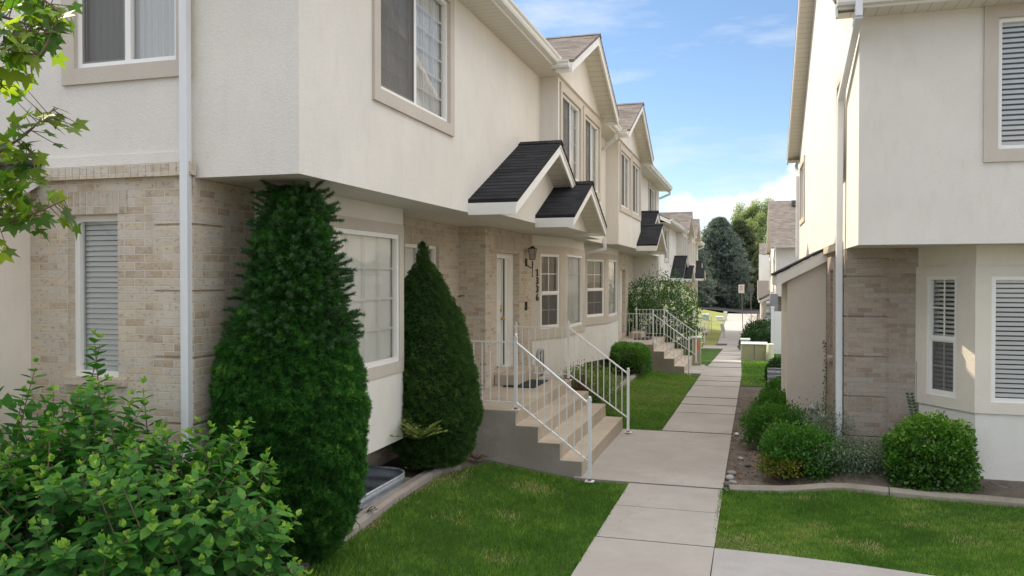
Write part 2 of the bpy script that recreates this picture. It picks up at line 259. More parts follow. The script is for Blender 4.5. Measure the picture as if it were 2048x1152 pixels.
# ------------------------------------------------------------------ mesh helpers
Z = Vector((0, 0, 1))
class MB:
    def __init__(s): s.v = []; s.f = []; s.m = []; s.k = 0; s.mats = []
    def mat(s, name):
        if name not in s.mats: s.mats.append(name)
        s.k = s.mats.index(name); return s
    def poly(s, pts, n=None):
        pts = [Vector(p) for p in pts]
        if n is not None:
            a = Vector((0, 0, 0))
            for i in range(1, len(pts)-1): a += (pts[i]-pts[0]).cross(pts[i+1]-pts[0])
            if a.dot(Vector(n)) < 0: pts.reverse()
        b = len(s.v); s.v += [tuple(p) for p in pts]; s.f.append(tuple(range(b, b+len(pts)))); s.m.append(s.k)
    def box(s, x0, x1, y0, y1, z0, z1):
        return s.obox(Vector((0, 0, 0)), Vector((1, 0, 0)), Vector((0, -1, 0)), x0, x1, z0, z1, y0, y1)
    def obox(s, O, U, N, u0, u1, z0, z1, d0, d1, Zv=Z):
        """box spanned by U (along), Z (up) and depth d measured against the outward normal N"""
        P = [O+U*u+Zv*z-N*d for d in (d0, d1) for z in (z0, z1) for u in (u0, u1)]
        b = len(s.v); s.v += [tuple(p) for p in P]; F = [(0, 1, 3, 2), (4, 6, 7, 5), (0, 4, 5, 1), (2, 3, 7, 6), (0, 2, 6, 4), (1, 5, 7, 3)]
        flip = (U.cross(Zv)).dot(N)*((u1-u0)*(z1-z0)*(d1-d0)) < 0
        for f in F: s.f.append(tuple(b+i for i in (reversed(f) if flip else f))); s.m.append(s.k)
    def prism(s, pts, ext):
        """polygon pts extruded by ext"""
        pts = [Vector(p) for p in pts]; e = Vector(ext); a = Vector((0, 0, 0))
        for i in range(1, len(pts)-1): a += (pts[i]-pts[0]).cross(pts[i+1]-pts[0])
        if a.dot(e) > 0: pts.reverse()
        n = len(pts); b = len(s.v); s.v += [tuple(p) for p in pts]+[tuple(p+e) for p in pts]
        s.f.append(tuple(range(b, b+n))); s.m.append(s.k); s.f.append(tuple(reversed(range(b+n, b+2*n)))); s.m.append(s.k)
        for i in range(n): j = (i+1) % n; s.f.append((b+i, b+n+i, b+n+j, b+j)); s.m.append(s.k)
    def tube(s, path, r, n=8, caps=True):
        path = [Vector(p) for p in path]; rs = r if isinstance(r, (list, tuple)) else [r]*len(path); b = len(s.v)
        prev = None
        for i, p in enumerate(path):
            t = (path[min(i+1, len(path)-1)]-path[max(i-1, 0)]).normalized()
            a = prev if prev is not None else (Vector((1, 0, 0)) if abs(t.x) < .9 else Vector((0, 1, 0)))
            a = (a-t*a.dot(t)).normalized(); prev = a; c = t.cross(a)
            for k in range(n): q = 2*math.pi*k/n; s.v.append(tuple(p+(a*math.cos(q)+c*math.sin(q))*rs[i]))
        for i in range(len(path)-1):
            for k in range(n): k2 = (k+1) % n; s.f.append((b+i*n+k, b+i*n+k2, b+(i+1)*n+k2, b+(i+1)*n+k)); s.m.append(s.k)
        if caps:
            s.f.append(tuple(b+k for k in reversed(range(n)))); s.m.append(s.k); e = b+(len(path)-1)*n; s.f.append(tuple(e+k for k in range(n))); s.m.append(s.k)
    def bar(s, a, b, w, h):
        """square section bar from a to b"""
        a, b = Vector(a), Vector(b); t = (b-a).normalized(); u = t.cross(Z)
        u = u.normalized() if u.length > 1e-3 else Vector((1, 0, 0)); v = u.cross(t)
        P = [p+u*(sx*w/2)+v*(sz*h/2) for p in (a, b) for sx, sz in ((-1, -1), (1, -1), (1, 1), (-1, 1))]
        k = len(s.v); s.v += [tuple(p) for p in P]
        for f in [(0, 1, 2, 3), (7, 6, 5, 4), (0, 4, 5, 1), (1, 5, 6, 2), (2, 6, 7, 3), (3, 7, 4, 0)]: s.f.append(tuple(k+i for i in reversed(f))); s.m.append(s.k)
    def ball(s, c, r, n=10, m=6, sq=(1, 1, 1)):
        b = len(s.v); c = Vector(c)
        for i in range(m+1):
            a = math.pi*i/m
            for k in range(n): q = 2*math.pi*k/n; s.v.append((c.x+r*sq[0]*math.sin(a)*math.cos(q), c.y+r*sq[1]*math.sin(a)*math.sin(q), c.z+r*sq[2]*math.cos(a)))
        for i in range(m):
            for k in range(n): k2 = (k+1) % n; s.f.append((b+i*n+k, b+(i+1)*n+k, b+(i+1)*n+k2, b+i*n+k2)); s.m.append(s.k)
    def wall(s, O, U, N, u0, u1, z0, z1, holes=(), depth=.3):
        us = sorted({u0, u1, *[h[0] for h in holes], *[h[1] for h in holes]}); zs = sorted({z0, z1, *[h[2] for h in holes], *[h[3] for h in holes]})
        us = [u for u in us if u0-1e-6 <= u <= u1+1e-6]; zs = [z for z in zs if z0-1e-6 <= z <= z1+1e-6]
        P = lambda u, z, d=0: O+U*u+Z*z-N*d
        for i in range(len(us)-1):
            for j in range(len(zs)-1):
                cu, cz = (us[i]+us[i+1])/2, (zs[j]+zs[j+1])/2
                if any(h[0] < cu < h[1] and h[2] < cz < h[3] for h in holes): continue
                s.poly([P(us[i], zs[j]), P(us[i+1], zs[j]), P(us[i+1], zs[j+1]), P(us[i], zs[j+1])], N)
        for a, b, c, d in holes:
            s.poly([P(a, c), P(a, d), P(a, d, depth), P(a, c, depth)], U); s.poly([P(b, c), P(b, d), P(b, d, depth), P(b, c, depth)], -U)
            s.poly([P(a, c), P(b, c), P(b, c, depth), P(a, c, depth)], Z); s.poly([P(a, d), P(b, d), P(b, d, depth), P(a, d, depth)], -Z)
    def build(s, name, mat=None, parent=None, bevel=0, smooth=False):
        if not s.v: return None
        me = bpy.data.meshes.new(name); me.from_pydata(s.v, [], s.f)
        mats = s.mats if s.mats else [mat]
        for m in mats: me.materials.append(MATS[m])
        if len(mats) > 1: me.polygons.foreach_set('material_index', s.m)
        if smooth: me.polygons.foreach_set('use_smooth', [True]*len(s.f))
        me.update(); o = bpy.data.objects.new(name, me); COL.objects.link(o)
        if parent is not None: attach(o, parent)
        if bevel:
            bm = bmesh.new(); bm.from_mesh(me); bmesh.ops.remove_doubles(bm, verts=bm.verts, dist=1e-5); bm.to_mesh(me); bm.free()
            b = o.modifiers.new('bevel', 'BEVEL'); b.width = bevel; b.segments = 2; b.limit_method = 'ANGLE'
        return o
WLOC = {}
def attach(o, parent):
    """o's mesh is in world coordinates; parent it without moving it"""
    o.parent = parent; base = WLOC.get(parent.name, Vector((0, 0, 0))); o.location = -base; WLOC[o.name] = Vector((0, 0, 0))
def tag(o, label=None, cat=None, group=None, kind=None):
    for k, v in (('label', label), ('category', cat), ('group', group), ('kind', kind)):
        if v: o[k] = v
    return o
def thing(name, loc, label, cat, group=None):
    o = bpy.data.objects.new(name, None); COL.objects.link(o); o.location = loc; WLOC[o.name] = Vector(loc); o.empty_display_size = .2
    return tag(o, label, cat, group)
def copy_tree(o, parent=None):
    c = o.copy(); COL.objects.link(c)
    if parent is not None: c.parent = parent
    for ch in [x for x in bpy.data.objects if x.parent == o]: copy_tree(ch, c)
    return c
def setlabels(o, label, group=None):
    o['label'] = label
    if group: o['group'] = group
def V(*a): return Vector(a)
XP, XN, YP, YN = V(1, 0, 0), V(-1, 0, 0), V(0, 1, 0), V(0, -1, 0)
O0 = V(0, 0, 0)

# ------------------------------------------------------------------ instanced foliage as plain meshes
def arr_mesh(name, verts, faces, tint, mat, parent=None, mats=None, midx=None):
    me = bpy.data.meshes.new(name); nv = len(verts); nf, k = faces.shape
    me.vertices.add(nv); me.vertices.foreach_set('co', verts.astype(np.float32).ravel())
    me.loops.add(nf*k); me.loops.foreach_set('vertex_index', faces.astype(np.int32).ravel())
    me.polygons.add(nf); me.polygons.foreach_set('loop_start', np.arange(0, nf*k, k, dtype=np.int32))
    me.update(calc_edges=True); me.materials.append(MATS[mat])
    a = me.attributes.new('tint', 'FLOAT', 'POINT'); a.data.foreach_set('value', tint.astype(np.float32))
    o = bpy.data.objects.new(name, me); COL.objects.link(o)
    if parent is not None: attach(o, parent)
    return o
def unit(a): return a/np.maximum(np.linalg.norm(a, axis=-1, keepdims=True), 1e-9)
def basis(d, n):
    d = unit(d); x = unit(np.cross(d, n)); z = np.cross(x, d); return np.stack([x, d, z], axis=-1)     # columns x, y(axis), z(normal)
def scatter(name, tv, tf, pos, axis, nrm, scale, tint, mat, parent=None):
    tv = np.array(tv, float); tf = np.array(tf, int); M = basis(axis, nrm); n = len(pos)
    sc = np.asarray(scale).reshape(n, 1, 1) if np.ndim(scale) else scale
    w = np.einsum('nij,kj->nki', M, tv)*sc+pos[:, None, :]
    f = (tf[None]+(np.arange(n)*len(tv))[:, None, None]).reshape(-1, tf.shape[1])
    t = np.repeat(np.clip(tint, 0, 1), len(tv)); return arr_mesh(name, w.reshape(-1, 3), f, t, mat, parent)
LEAF_V = [(0, 0, 0), (.30, .28, .05), (.36, .55, .06), (.16, .86, .0), (0, 1.05, -.09), (-.16, .86, .0), (-.36, .55, .06), (-.30, .28, .05), (0, .3, -.05), (0, .6, -.07)]
LEAF_F = [(0, 1, 2, 9), (9, 2, 3, 4), (0, 9, 6, 7), (9, 4, 5, 6)]
SMALL_V = [(0, 0, 0), (.32, .5, .06), (0, 1, 0), (-.32, .5, .06)]; SMALL_F = [(0, 1, 2, 3)]
def tuft(n, spread, w, rng, bend=.0):
    v = []; f = []
    for i in range(n):
        a = 2*math.pi*i/n+rng.uniform(-.4, .4); t = spread*rng.uniform(.35, 1.0); l = rng.uniform(.75, 1.1)
        d = np.array([math.sin(t)*math.cos(a), math.cos(t), math.sin(t)*math.sin(a)]); s = unit(np.cross(d, [rng.uniform(-1, 1), .2, rng.uniform(-1, 1)]))
        b = len(v); st = rng.uniform(0, .3); v += [tuple(d*0+np.array([0, st*.5, 0])-s*w), tuple(np.array([0, st*.5, 0])+s*w), tuple(d*l)]; f.append((b, b+1, b+2))
    return v, f
MAPLE = []
def _maple():
    lobes = [(0, 1.0), (58, .86), (118, .52)]
    pts = [(0, 0)]; out = []
    for s in (1, -1):
        seq = []
        for a, l in (lobes if s > 0 else lobes):
            seq.append((a*s, l))
        out.append(seq)
    ang = [-160, -122, -95, -72, -58, -44, -27, -13, 0, 13, 27, 44, 58, 72, 95, 122, 160]; rad = [.22, .62, .46, .66, .95, .62, .52, .74, 1.1, .74, .52, .62, .95, .66, .46, .62, .22]
    v = [(0, .0, -.03)]; v += [(r*math.sin(R(a))*.9, r*math.cos(R(a))*.9, .05*abs(math.sin(R(a)*1.5))-.06*r) for a, r in zip(ang, rad)]
    # add serrations between tips
    f = [(0, i, i+1) for i in range(1, len(ang))]
    return v, f
MAPLE_V, MAPLE_F = _maple()
def sines(seed, k=14, f0=2, f1=9):
    r = np.random.default_rng(seed); W = r.normal(size=(k, 3))*r.uniform(f0, f1, (k, 1)); ph = r.uniform(0, 6.28, k); am = 1/np.linalg.norm(W, axis=1)**.5; am /= am.sum()
    return lambda p: (np.sin(p@W.T+ph)*am).sum(1)*2.2

# ------------------------------------------------------------------ terrain
def gy(y):
    y = np.asarray(y, float); return -.02*np.clip(y-13, 0, 11)-.04*np.clip(y-24, 0, 24)-.006*np.clip(y-48, 0, 40)
def ss(a, b, x): t = np.clip((x-a)/(b-a), 0, 1); return t*t*(3-2*t)
def gz(x, y):
    x = np.asarray(x, float); y = np.asarray(y, float)
    l = .14*np.clip(-2.12-x, 0, 1.7)*(1-ss(20, 30, y)*.5); r = .20*ss(.35, 1.15, x)*ss(9.4, 11.3, y)*(1-ss(24, 34, y))
    far = 1.0*ss(-2.2, -9, x)*ss(58, 80, y)*(1-ss(90, 120, y))
    return gy(y)+l+r+far
def zt(x, y): return float(gz(x, y))
def strip(name, yl, xl, xr, off, mat, nx=12, kind=None, label=None, cat=None, skip=None):
    """sheet between the curves xl(y) and xr(y)"""
    v = []; f = []; t = 0
    for y in yl:
        a, b = xl(y), xr(y)
        for i in range(nx+1): x = a+(b-a)*i/nx; v.append((x, y, zt(x, y)+off))
    for j in range(len(yl)-1):
        for i in range(nx):
            if skip:
                cx = (v[j*(nx+1)+i][0]+v[j*(nx+1)+i+1][0])/2; cyy = (yl[j]+yl[j+1])/2
                if skip(cx, cyy): continue
            k = j*(nx+1)+i; f.append((k, k+1, k+nx+2, k+nx+1))
    me = bpy.data.meshes.new(name); me.from_pydata(v, [], f); me.materials.append(MATS[mat]); me.polygons.foreach_set('use_smooth', [True]*len(f)); me.update()
    o = bpy.data.objects.new(name, me); COL.objects.link(o); return tag(o, label, cat, None, kind)
WELL = (-4.55, -3.80, 6.95, 8.75)         # steel window well under the projecting bay
def grid_lines(segs):
    o = []
    for a, b, st in segs:
        n = max(1, round((b-a)/st)); o += [a+(b-a)*i/n for i in range(n)]
    return o+[segs[-1][1]]
xs = grid_lines([(-400, -60, 60), (-60, -20, 8), (-20, -6.05, 1.5), (-6.05, -4.55, .5), (-4.55, -3.80, .25), (-3.80, 4.2, .25), (4.2, 20, 1.5), (20, 60, 8), (60, 400, 60)])
ys = grid_lines([(-60, 2, 6), (2, 6.95, .33), (6.95, 8.75, .3), (8.75, 20, .5), (20, 60, 1), (60, 130, 5), (130, 900, 70)])
v = [(x, y, zt(x, y)-.006) for y in ys for x in xs]; f = []
for j in range(len(ys)-1):
    for i in range(len(xs)-1):
        cx, cyy = (xs[i]+xs[i+1])/2, (ys[j]+ys[j+1])/2
        if WELL[0] < cx < WELL[1] and WELL[2] < cyy < WELL[3]: continue
        k = j*len(xs)+i; f.append((k, k+1, k+len(xs)+1, k+len(xs)))
me = bpy.data.meshes.new('ground'); me.from_pydata(v, [], f); me.materials.append(MATS['soil']); me.polygons.foreach_set('use_smooth', [True]*len(f)); me.update()
o = bpy.data.objects.new('ground', me); COL.objects.link(o); tag(o, kind='structure')

# walkway: slabs with joints
WL = lambda y: -1.47+.0075*(y-6); WR = lambda y: -.335+.006*(y-6) if y < 24 else -.23-.012*(y-24)
seams = [2.2, 3.3, 4.4, 5.55, 6.7, 7.86, 9.03, 10.07, 12.12, 13.72, 14.85, 16.0, 17.2, 18.4, 19.6, 20.8, 22.0, 23.2, 24.4, 25.6, 26.8, 28.0, 29.2, 30.4, 31.6, 32.8, 34, 35.2, 36.4, 37.6, 38.8, 40, 41.2, 42.4, 43.6, 44.8, 46]
mb = MB()
def slab(mb, xa0, xa1, xb0, xb1, y0, y1, top=.03):
    z0, z1 = float(gy(y0))+top, float(gy(y1))+top; e = .021
    y0 += e; y1 -= e; b = len(mb.v)
    P = [(xa0, y0, z0), (xb0, y0, z0), (xb1, y1, z1), (xa1, y1, z1)]
    mb.poly(P, Z)
    for i in range(4):
        a, c = P[i], P[(i+1) % 4]; mb.poly([a, c, (c[0], c[1], c[2]-.12), (a[0], a[1], a[2]-.12)])
for a, b in zip(seams[:-1], seams[1:]):
    def ext(y, y0, y1): return 0
    xl0, xl1 = WL(a), WL(b)
    if 10.0 < a < 13.6: xl0 = xl1 = -2.16
    jit = random.uniform(-.009, .009)
    slab(mb, xl0, xl1, WR(a), WR(b), a, b, .03+jit)
for ya, yb, xx in ((23.86, 25.5, -1.98), (25.5, 27.26, -1.98), (40.0, 41.7, -2.45), (41.7, 43.5, -2.45)): slab(mb, xx, xx, WL(ya)-.01, WL(yb)-.01, ya, yb, .03)
wk = mb.build('walkway', 'concrete_walk', bevel=.006); tag(wk, kind='structure')
PE = lambda x: 7.86-.055*max(0, x+.34)**2
mb = MB(); xq = [-.322, .3, .95, 1.6, 2.25, 2.9, 3.6, 4.4, 5.4]
for a, b in ((0, 3), (3, 8)):
    q = [(xq[i]+(.009 if i == a else 0)-(.009 if i == b else 0), PE(xq[i])-.01, .026) for i in range(a, b+1)]
    lo_ = [(q[-1][0], 3.0, .026), (q[0][0], 3.0, .026)]; mb.poly(q+lo_, Z)
    for u_, w_ in zip(q[:-1], q[1:]): mb.poly([u_, w_, (w_[0], w_[1], -.1), (u_[0], u_[1], -.1)])
    for e_ in (q[0], q[-1]): mb.poly([e_, (e_[0], 3.0, .026), (e_[0], 3.0, -.1), (e_[0], e_[1], -.1)])
o = mb.build('side_path', 'concrete_pale'); tag(o, kind='structure')
# the far road and its pavement
strip('far_pavement', [46, 48, 52, 58, 66, 78, 92], lambda y: -1.75+.0*(y-46)-(y-46)*.012, lambda y: .2+(y-46)*.012, .03, 'concrete_pale', 4, 'structure')
strip('far_road', [92, 97, 103, 110], lambda y: -60, lambda y: 60, .03, 'asphalt', 12, 'structure')

# lawns
LYS = grid_lines([(2.0, 10.02, .25)])
def curbL(y): return -3.62-.06*math.sin(y*.9) if y < 8.9 else -3.62-.06*math.sin(y*.9)+.25*ss(8.9, 10.1, y)
strip('lawn', LYS, lambda y: curbL(y)+.12, lambda y: WL(y)-.01, .004, 'lawn_soil', 16, 'structure')
def bedR(x): return 10.0+.20*math.exp(-((x-.75)/.8)**2) if x < .75 else 10.20-.10*ss(.75, 2.2, x)-.12*ss(2.2, 4.5, x)
RX = grid_lines([(-.33, 6, .35)])
v = []; f = []; ny = 10
for x in RX:
    for j in range(ny+1): y = PE(x)+(bedR(x)-PE(x))*j/ny; v.append((x, y, zt(x, y)+.004))
for i in range(len(RX)-1):
    for j in range(ny): k = i*(ny+1)+j; f.append((k, k+ny+1, k+ny+2, k+1))
me = bpy.data.meshes.new('lawn'); me.from_pydata(v, [], f); me.materials.append(MATS['lawn_soil']); me.update(); o = bpy.data.objects.new('lawn', me); COL.objects.link(o); tag(o, kind='structure')
strip('lawn', grid_lines([(13.76, 23.84, .5)]), lambda y: -3.15, lambda y: WL(y)-.01, .004, 'lawn_soil', 10, 'structure')
strip('lawn', grid_lines([(27.28, 39.98, .6)]), lambda y: -3.6, lambda y: WL(y)-.01, .004, 'lawn_soil', 10, 'structure')
strip('lawn', grid_lines([(43.52, 60, .8), (60, 91.8, 2)]), lambda y: -16, lambda y: -1.78-(y-46)*.012, .01, 'lawn_far', 14, 'structure')
strip('lawn', grid_lines([(21.2, 46, .6)]), lambda y: WR(y)+.01, lambda y: 2.4 if y > 23.5 else 1.05, .006, 'lawn_soil', 8, 'structure')

# grass blades: uncountable ground cover
def grass(name, sampler, n, h, w, seed):
    r = np.random.default_rng(seed); x, y = sampler(r, n); z = gz(x, y)
    p = np.stack([x, y, z], 1); a = r.uniform(0, 2*np.pi, n); lean = r.uniform(.05, .6, n)
    ax = np.stack([np.cos(a)*lean, np.sin(a)*lean, np.ones(n)], 1); nr = np.stack([-np.sin(a), np.cos(a), np.zeros(n)], 1)+r.normal(size=(n, 3))*.4
    s1 = sines(seed+3, 12, .8, 3); s2 = sines(seed+5, 12, 4, 14); q = p*np.array([1, 1, 0]); dry = s1(q)*.6+s2(q)*.5
    s3 = sines(seed+9, 20, 18, 50); fine = s3(q)
    spot = sum(w_*np.exp(-((x-a_)**2/b_+(y-c_)**2/d_)) for a_, c_, b_, d_, w_ in [(-0.16,8.1,0.06,0.05,1),(0.71,8.89,0.012,0.008,0.7),(0.94,8.39,0.04,0.01,0.7),(1.13,8.28,0.01,0.03,0.6),(2.08,8.8,0.02,0.02,0.7),(0.63,9.94,0.02,0.01,0.5),(1.7,9.2,0.05,0.01,0.4),(2.9,8.4,0.04,0.01,0.5),(-3.44,9.09,0.02,0.1,0.95),(-3.56,8.5,0.008,0.15,0.8),(-2.46,8.14,0.02,0.015,0.6),(-2.5,9.3,0.05,0.03,0.75),(-3.5,7.05,0.006,0.03,0.8),(-2.2,7.0,0.02,0.02,0.4),(-2.9,7.7,0.03,0.02,0.35)])
    t = np.clip(.36+r.normal(size=n)*.16+.42*np.clip(dry, -.8, 1)+.26*fine, 0, .84)
    t = np.where(r.random(n) < spot*.9, .88+.12*r.random(n), t); t = np.where((dry > .8) & (r.random(n) < .35), .9, t)
    hh = h*r.uniform(.5, 1.3, n)*(1-.35*np.clip(dry, 0, 1))*(1+.35*fine)*(1-.5*np.clip(spot, 0, 1))
    tv = [(-w/h/2, 0, 0), (w/h/2, 0, 0), (w/h*.35, .6, .08), (0, 1, .22)]
    return tag(scatter(name, tv, [(0, 1, 2, 3)], p, ax, nr, hh, t, 'grass'), kind='stuff')
def samp_left(r, n): y = 5.0+(10.02-5.0)*r.random(n)**.9; lo = np.array([curbL(t) for t in y])+.10; return lo+(-1.445-lo)*r.random(n), y
def samp_right(r, n):
    x = -.345+r.random(n)*4.8; hi = np.array([bedR(t) for t in x])-.02; lo = np.array([PE(t) for t in x])-.02; return x, lo+(hi-lo)*r.random(n)
def rect(x0, x1, y0, y1): return lambda r, n: (x0+(x1-x0)*r.random(n), y0+(y1-y0)*r.random(n))
tag(grass('grass', samp_left, 62000, .045, .007, 11), 'mown green grass of the lawn left of the walkway', 'grass')
tag(grass('grass', samp_right, 74000, .045, .007, 12), 'mown green grass with a dry patch right of the walkway', 'grass')
tag(grass('grass', rect(-3.1, -1.44, 13.8, 23.6), 30000, .045, .010, 13), 'green grass strip between the two nearest entry stairs', 'grass')
tag(grass('grass', rect(-.2, 1.0, 21.3, 46), 24000, .045, .014, 14), 'green grass round the utility boxes right of the walkway', 'grass')

# ------------------------------------------------------------------ building pieces
def window(par, O, U, N, u0, u1, z0, z1, style='slider', back='curtain', trim=.13, grid=(2, 4), tmat='stucco_trim', slat=.05, close=.98, tside=(1, 1, 1, 1), screen=True, grille_both=True):
    fr = MB(); w = .05; d0, d1 = .015, .075
    for a, b, c, d in ((u0, u0+w, z0, z1), (u1-w, u1, z0, z1), (u0+w, u1-w, z0, z0+w), (u0+w, u1-w, z1-w, z1)): fr.obox(O, U, N, a, b, c, d, d0, d1)
    um, zm = (u0+u1)/2, (z0+z1)/2
    if style == 'slider':
        fr.obox(O, U, N, um-.028, um+.028, z0+w, z1-w, .02, .07)
    if style == 'hung':
        zm = z0+(z1-z0)*.48
        fr.obox(O, U, N, u0+w, u1-w, zm-.03, zm+.03, .005, .07)
    f = fr.build('window', 'window_white', par)
    gl = MB(); P = lambda u, z, d: O+U*u+Z*z-N*d
    gl.poly([P(u0+w, z0+w, .055), P(u1-w, z0+w, .055), P(u1-w, z1-w, .055), P(u0+w, z1-w, .055)], N); gl.build('pane', 'glass', f)
    gm = MB(); nx, nz = grid; q = .009; gd = (.043, .052) if style == 'hung' else (.060, .069)
    def gr(a, b, c, d, nx, nz):
        for i in range(1, nx): u = a+(b-a)*i/nx; gm.obox(O, U, N, u-q, u+q, c, d, *gd)
        for j in range(1, nz): z = c+(d-c)*j/nz; gm.obox(O, U, N, a, b, z-q, z+q, gd[0]+.0015, gd[1]-.0015)
    if grid != (0, 0):
        if style == 'slider':
            gr(um+.028, u1-w, z0+w, z1-w, nx, nz)
            if grille_both: gr(u0+w, um-.028, z0+w, z1-w, nx, nz)
        elif style == 'hung': gr(u0+w, u1-w, zm+.03, z1-w, nx, nz); gr(u0+w, u1-w, z0+w, zm-.03, nx, nz)
        else: gr(u0+w, u1-w, z0+w, z1-w, nx, nz)
        gm.build('grille', 'window_white', f)
    if screen and style in ('slider', 'hung'):
        s = MB(); a, b, c, d = (u0+w, um-.03, z0+w, z1-w) if style == 'slider' else (u0+w, u1-w, z0+w, zm-.03)
        s.poly([P(a, c, .03), P(b, c, .03), P(b, d, .03), P(a, d, .03)], N); s.build('insect_screen', 'insect_screen', f)
        s = MB(); t = .018
        for e in ((a, a+t, c, d), (b-t, b, c, d), (a+t, b-t, c, c+t), (a+t, b-t, d-t, d)): s.obox(O, U, N, *e, .02, .04)
        s.build('screen_frame', 'screen_frame' if style == 'slider' else 'window_white', f)
    bk = MB()
    if back == 'blind':
        n = int((z1-z0)/slat)
        for i in range(n):
            z = z1-.03-(i+.5)*(z1-z0-.03)/n; h = slat*.46
            bk.poly([P(u0+.01, z-h, .085), P(u1-.01, z-h, .085), P(u1-.01, z+h*close, .105), P(u0+.01, z+h*close, .105)], N)
        bk.obox(O, U, N, u0+.01, u1-.01, z1-.05, z1-.005, .08, .12); bk.build('blind', 'blind', f)
        bk = MB(); bk.poly([P(u0, z0, .2), P(u1, z0, .2), P(u1, z1, .2), P(u0, z1, .2)], N); bk.build('room_interior', 'room_dark', f)
    elif back in ('curtain', 'shade_cloth', 'curtain_grey'):
        bk.poly([P(u0, z0, .10), P(u1, z0, .10), P(u1, z1, .10), P(u0, z1, .10)], N); bk.build('curtain', back, f)
    else:
        bk.poly([P(u0, z0, .28), P(u1, z0, .28), P(u1, z1, .28), P(u0, z1, .28)], N); bk.build('room_interior', 'room_dark', f)
    if trim:
        t = MB(); T = trim; l, r, bo, to = tside; e = -.028
        c = .004
        if l: t.obox(O, U, N, u0-T, u0+c, z0-(T if bo else 0), z1+(T if to else 0), e, .014)
        if r: t.obox(O, U, N, u1-c, u1+T, z0-(T if bo else 0), z1+(T if to else 0), e, .014)
        if bo: t.obox(O, U, N, u0+c, u1-c, z0-T, z0+c, e, .0137)
        if to: t.obox(O, U, N, u0+c, u1-c, z1-c, z1+T, e, .0137)
        t.build('window_trim', tmat, f)
    return f

def gable(par, xw, xf, xb, yc, half, ze, slope, zbot, mat, over=.35, fh=.15, wall=True, whalf=None, cut=(None, None), sgn=1, name='gable_roof', xs=None):
    """roof gable facing +X (sgn=1): wall plane xw, rake plane xf, running back to xb"""
    ap = ze+half*slope; th = .045; up = th/math.cos(math.atan(slope))
    r = MB()
    full, zef = half, ze
    for s in (-1, 1):
        half = (cut[0] if s < 0 else cut[1]) or full; ze = ap-half*slope
        prof = [(yc, ap), (yc+s*half, ze), (yc+s*half, ze-th), (yc, ap-up)]
        r.prism([(xf+.02*sgn, y, z) for y, z in prof], (xb-xf-.02*sgn, 0, 0))
        # courses of shingle butts standing proud
        n = int(math.hypot(half, half*slope)/.135)
        for i in range(n):
            t = i/n; y = yc+s*half*(1-t); z = ze+half*slope*t; y2 = yc+s*half*(1-t-.5/n); z2 = z+half*slope*.5/n
            r.prism([(xf+.022*sgn, y, z+.0005), (xf+.022*sgn, y, z+.0035), (xf+.022*sgn, y2, z2+.001), (xf+.022*sgn, y2, z2-.002)], (xb-xf-.022*sgn, 0, 0))
    cap = MB(); x = xf+.03*sgn; stp = -.24*sgn; k = 0
    while (x-xb)*sgn > 0:
        for s in (-1, 1): r.prism([(x, yc, ap+.018), (x, yc+s*.13, ap-.13*slope+.018), (x, yc+s*.13, ap-.13*slope+.006), (x, yc, ap+.004)], (stp*1.04, 0, 0))
        x += stp
    roof = r.build(name, mat, par)
    fb = MB()
    for s in (-1, 1):
        half = (cut[0] if s < 0 else cut[1]) or full; ze = ap-half*slope
        fb.prism([(xf, yc, ap-up), (xf, yc+s*half, ze-th), (xf, yc+s*half, ze-th-fh), (xf, yc, ap-up-fh)], (-.03*sgn, 0, 0))
        fb.prism([(xf+.012*sgn, yc, ap-up+.005), (xf+.012*sgn, yc+s*half, ze-th+.005), (xf+.012*sgn, yc+s*half, ze-th-.035), (xf+.012*sgn, yc, ap-up-.035)], (-.0117*sgn, 0, 0))
        if half == full: fb.box(*sorted((xf-.0305*sgn, xs if xs is not None else xb)), *sorted((yc+s*half, yc+s*(half-.025))), ze-th-fh+.004, ze-th)
    fb.build('fascia', 'white_paint', roof)
    so = MB()
    for s in (-1, 1):
        half = (cut[0] if s < 0 else cut[1]) or full; ze = ap-half*slope; zb = ze-th-fh*.55; zt_ = ap-up-fh*.55
        so.poly([(xf-.03*sgn, yc, zt_), (xw, yc, zt_), (xw, yc+s*(half-.03), zb), (xf-.03*sgn, yc+s*(half-.03), zb)], (0, 0, -1))
    so.build('soffit', 'soffit_y', roof)
    half, ze = full, zef
    if wall:
        wa, wb = whalf if isinstance(whalf, tuple) else (whalf or half-.12,)*2
        w = MB(); top = lambda d: ap-up-fh*.5-d*slope
        w.prism([(xw, yc-wa, zbot), (xw, yc+wb, zbot), (xw, yc+wb, max(zbot+.01, top(wb))), (xw, yc, top(0)), (xw, yc-wa, max(zbot+.01, top(wa)))], (-.12*sgn, 0, 0))
        w.build('gable_wall', 'stucco_wall', roof)
    return roof

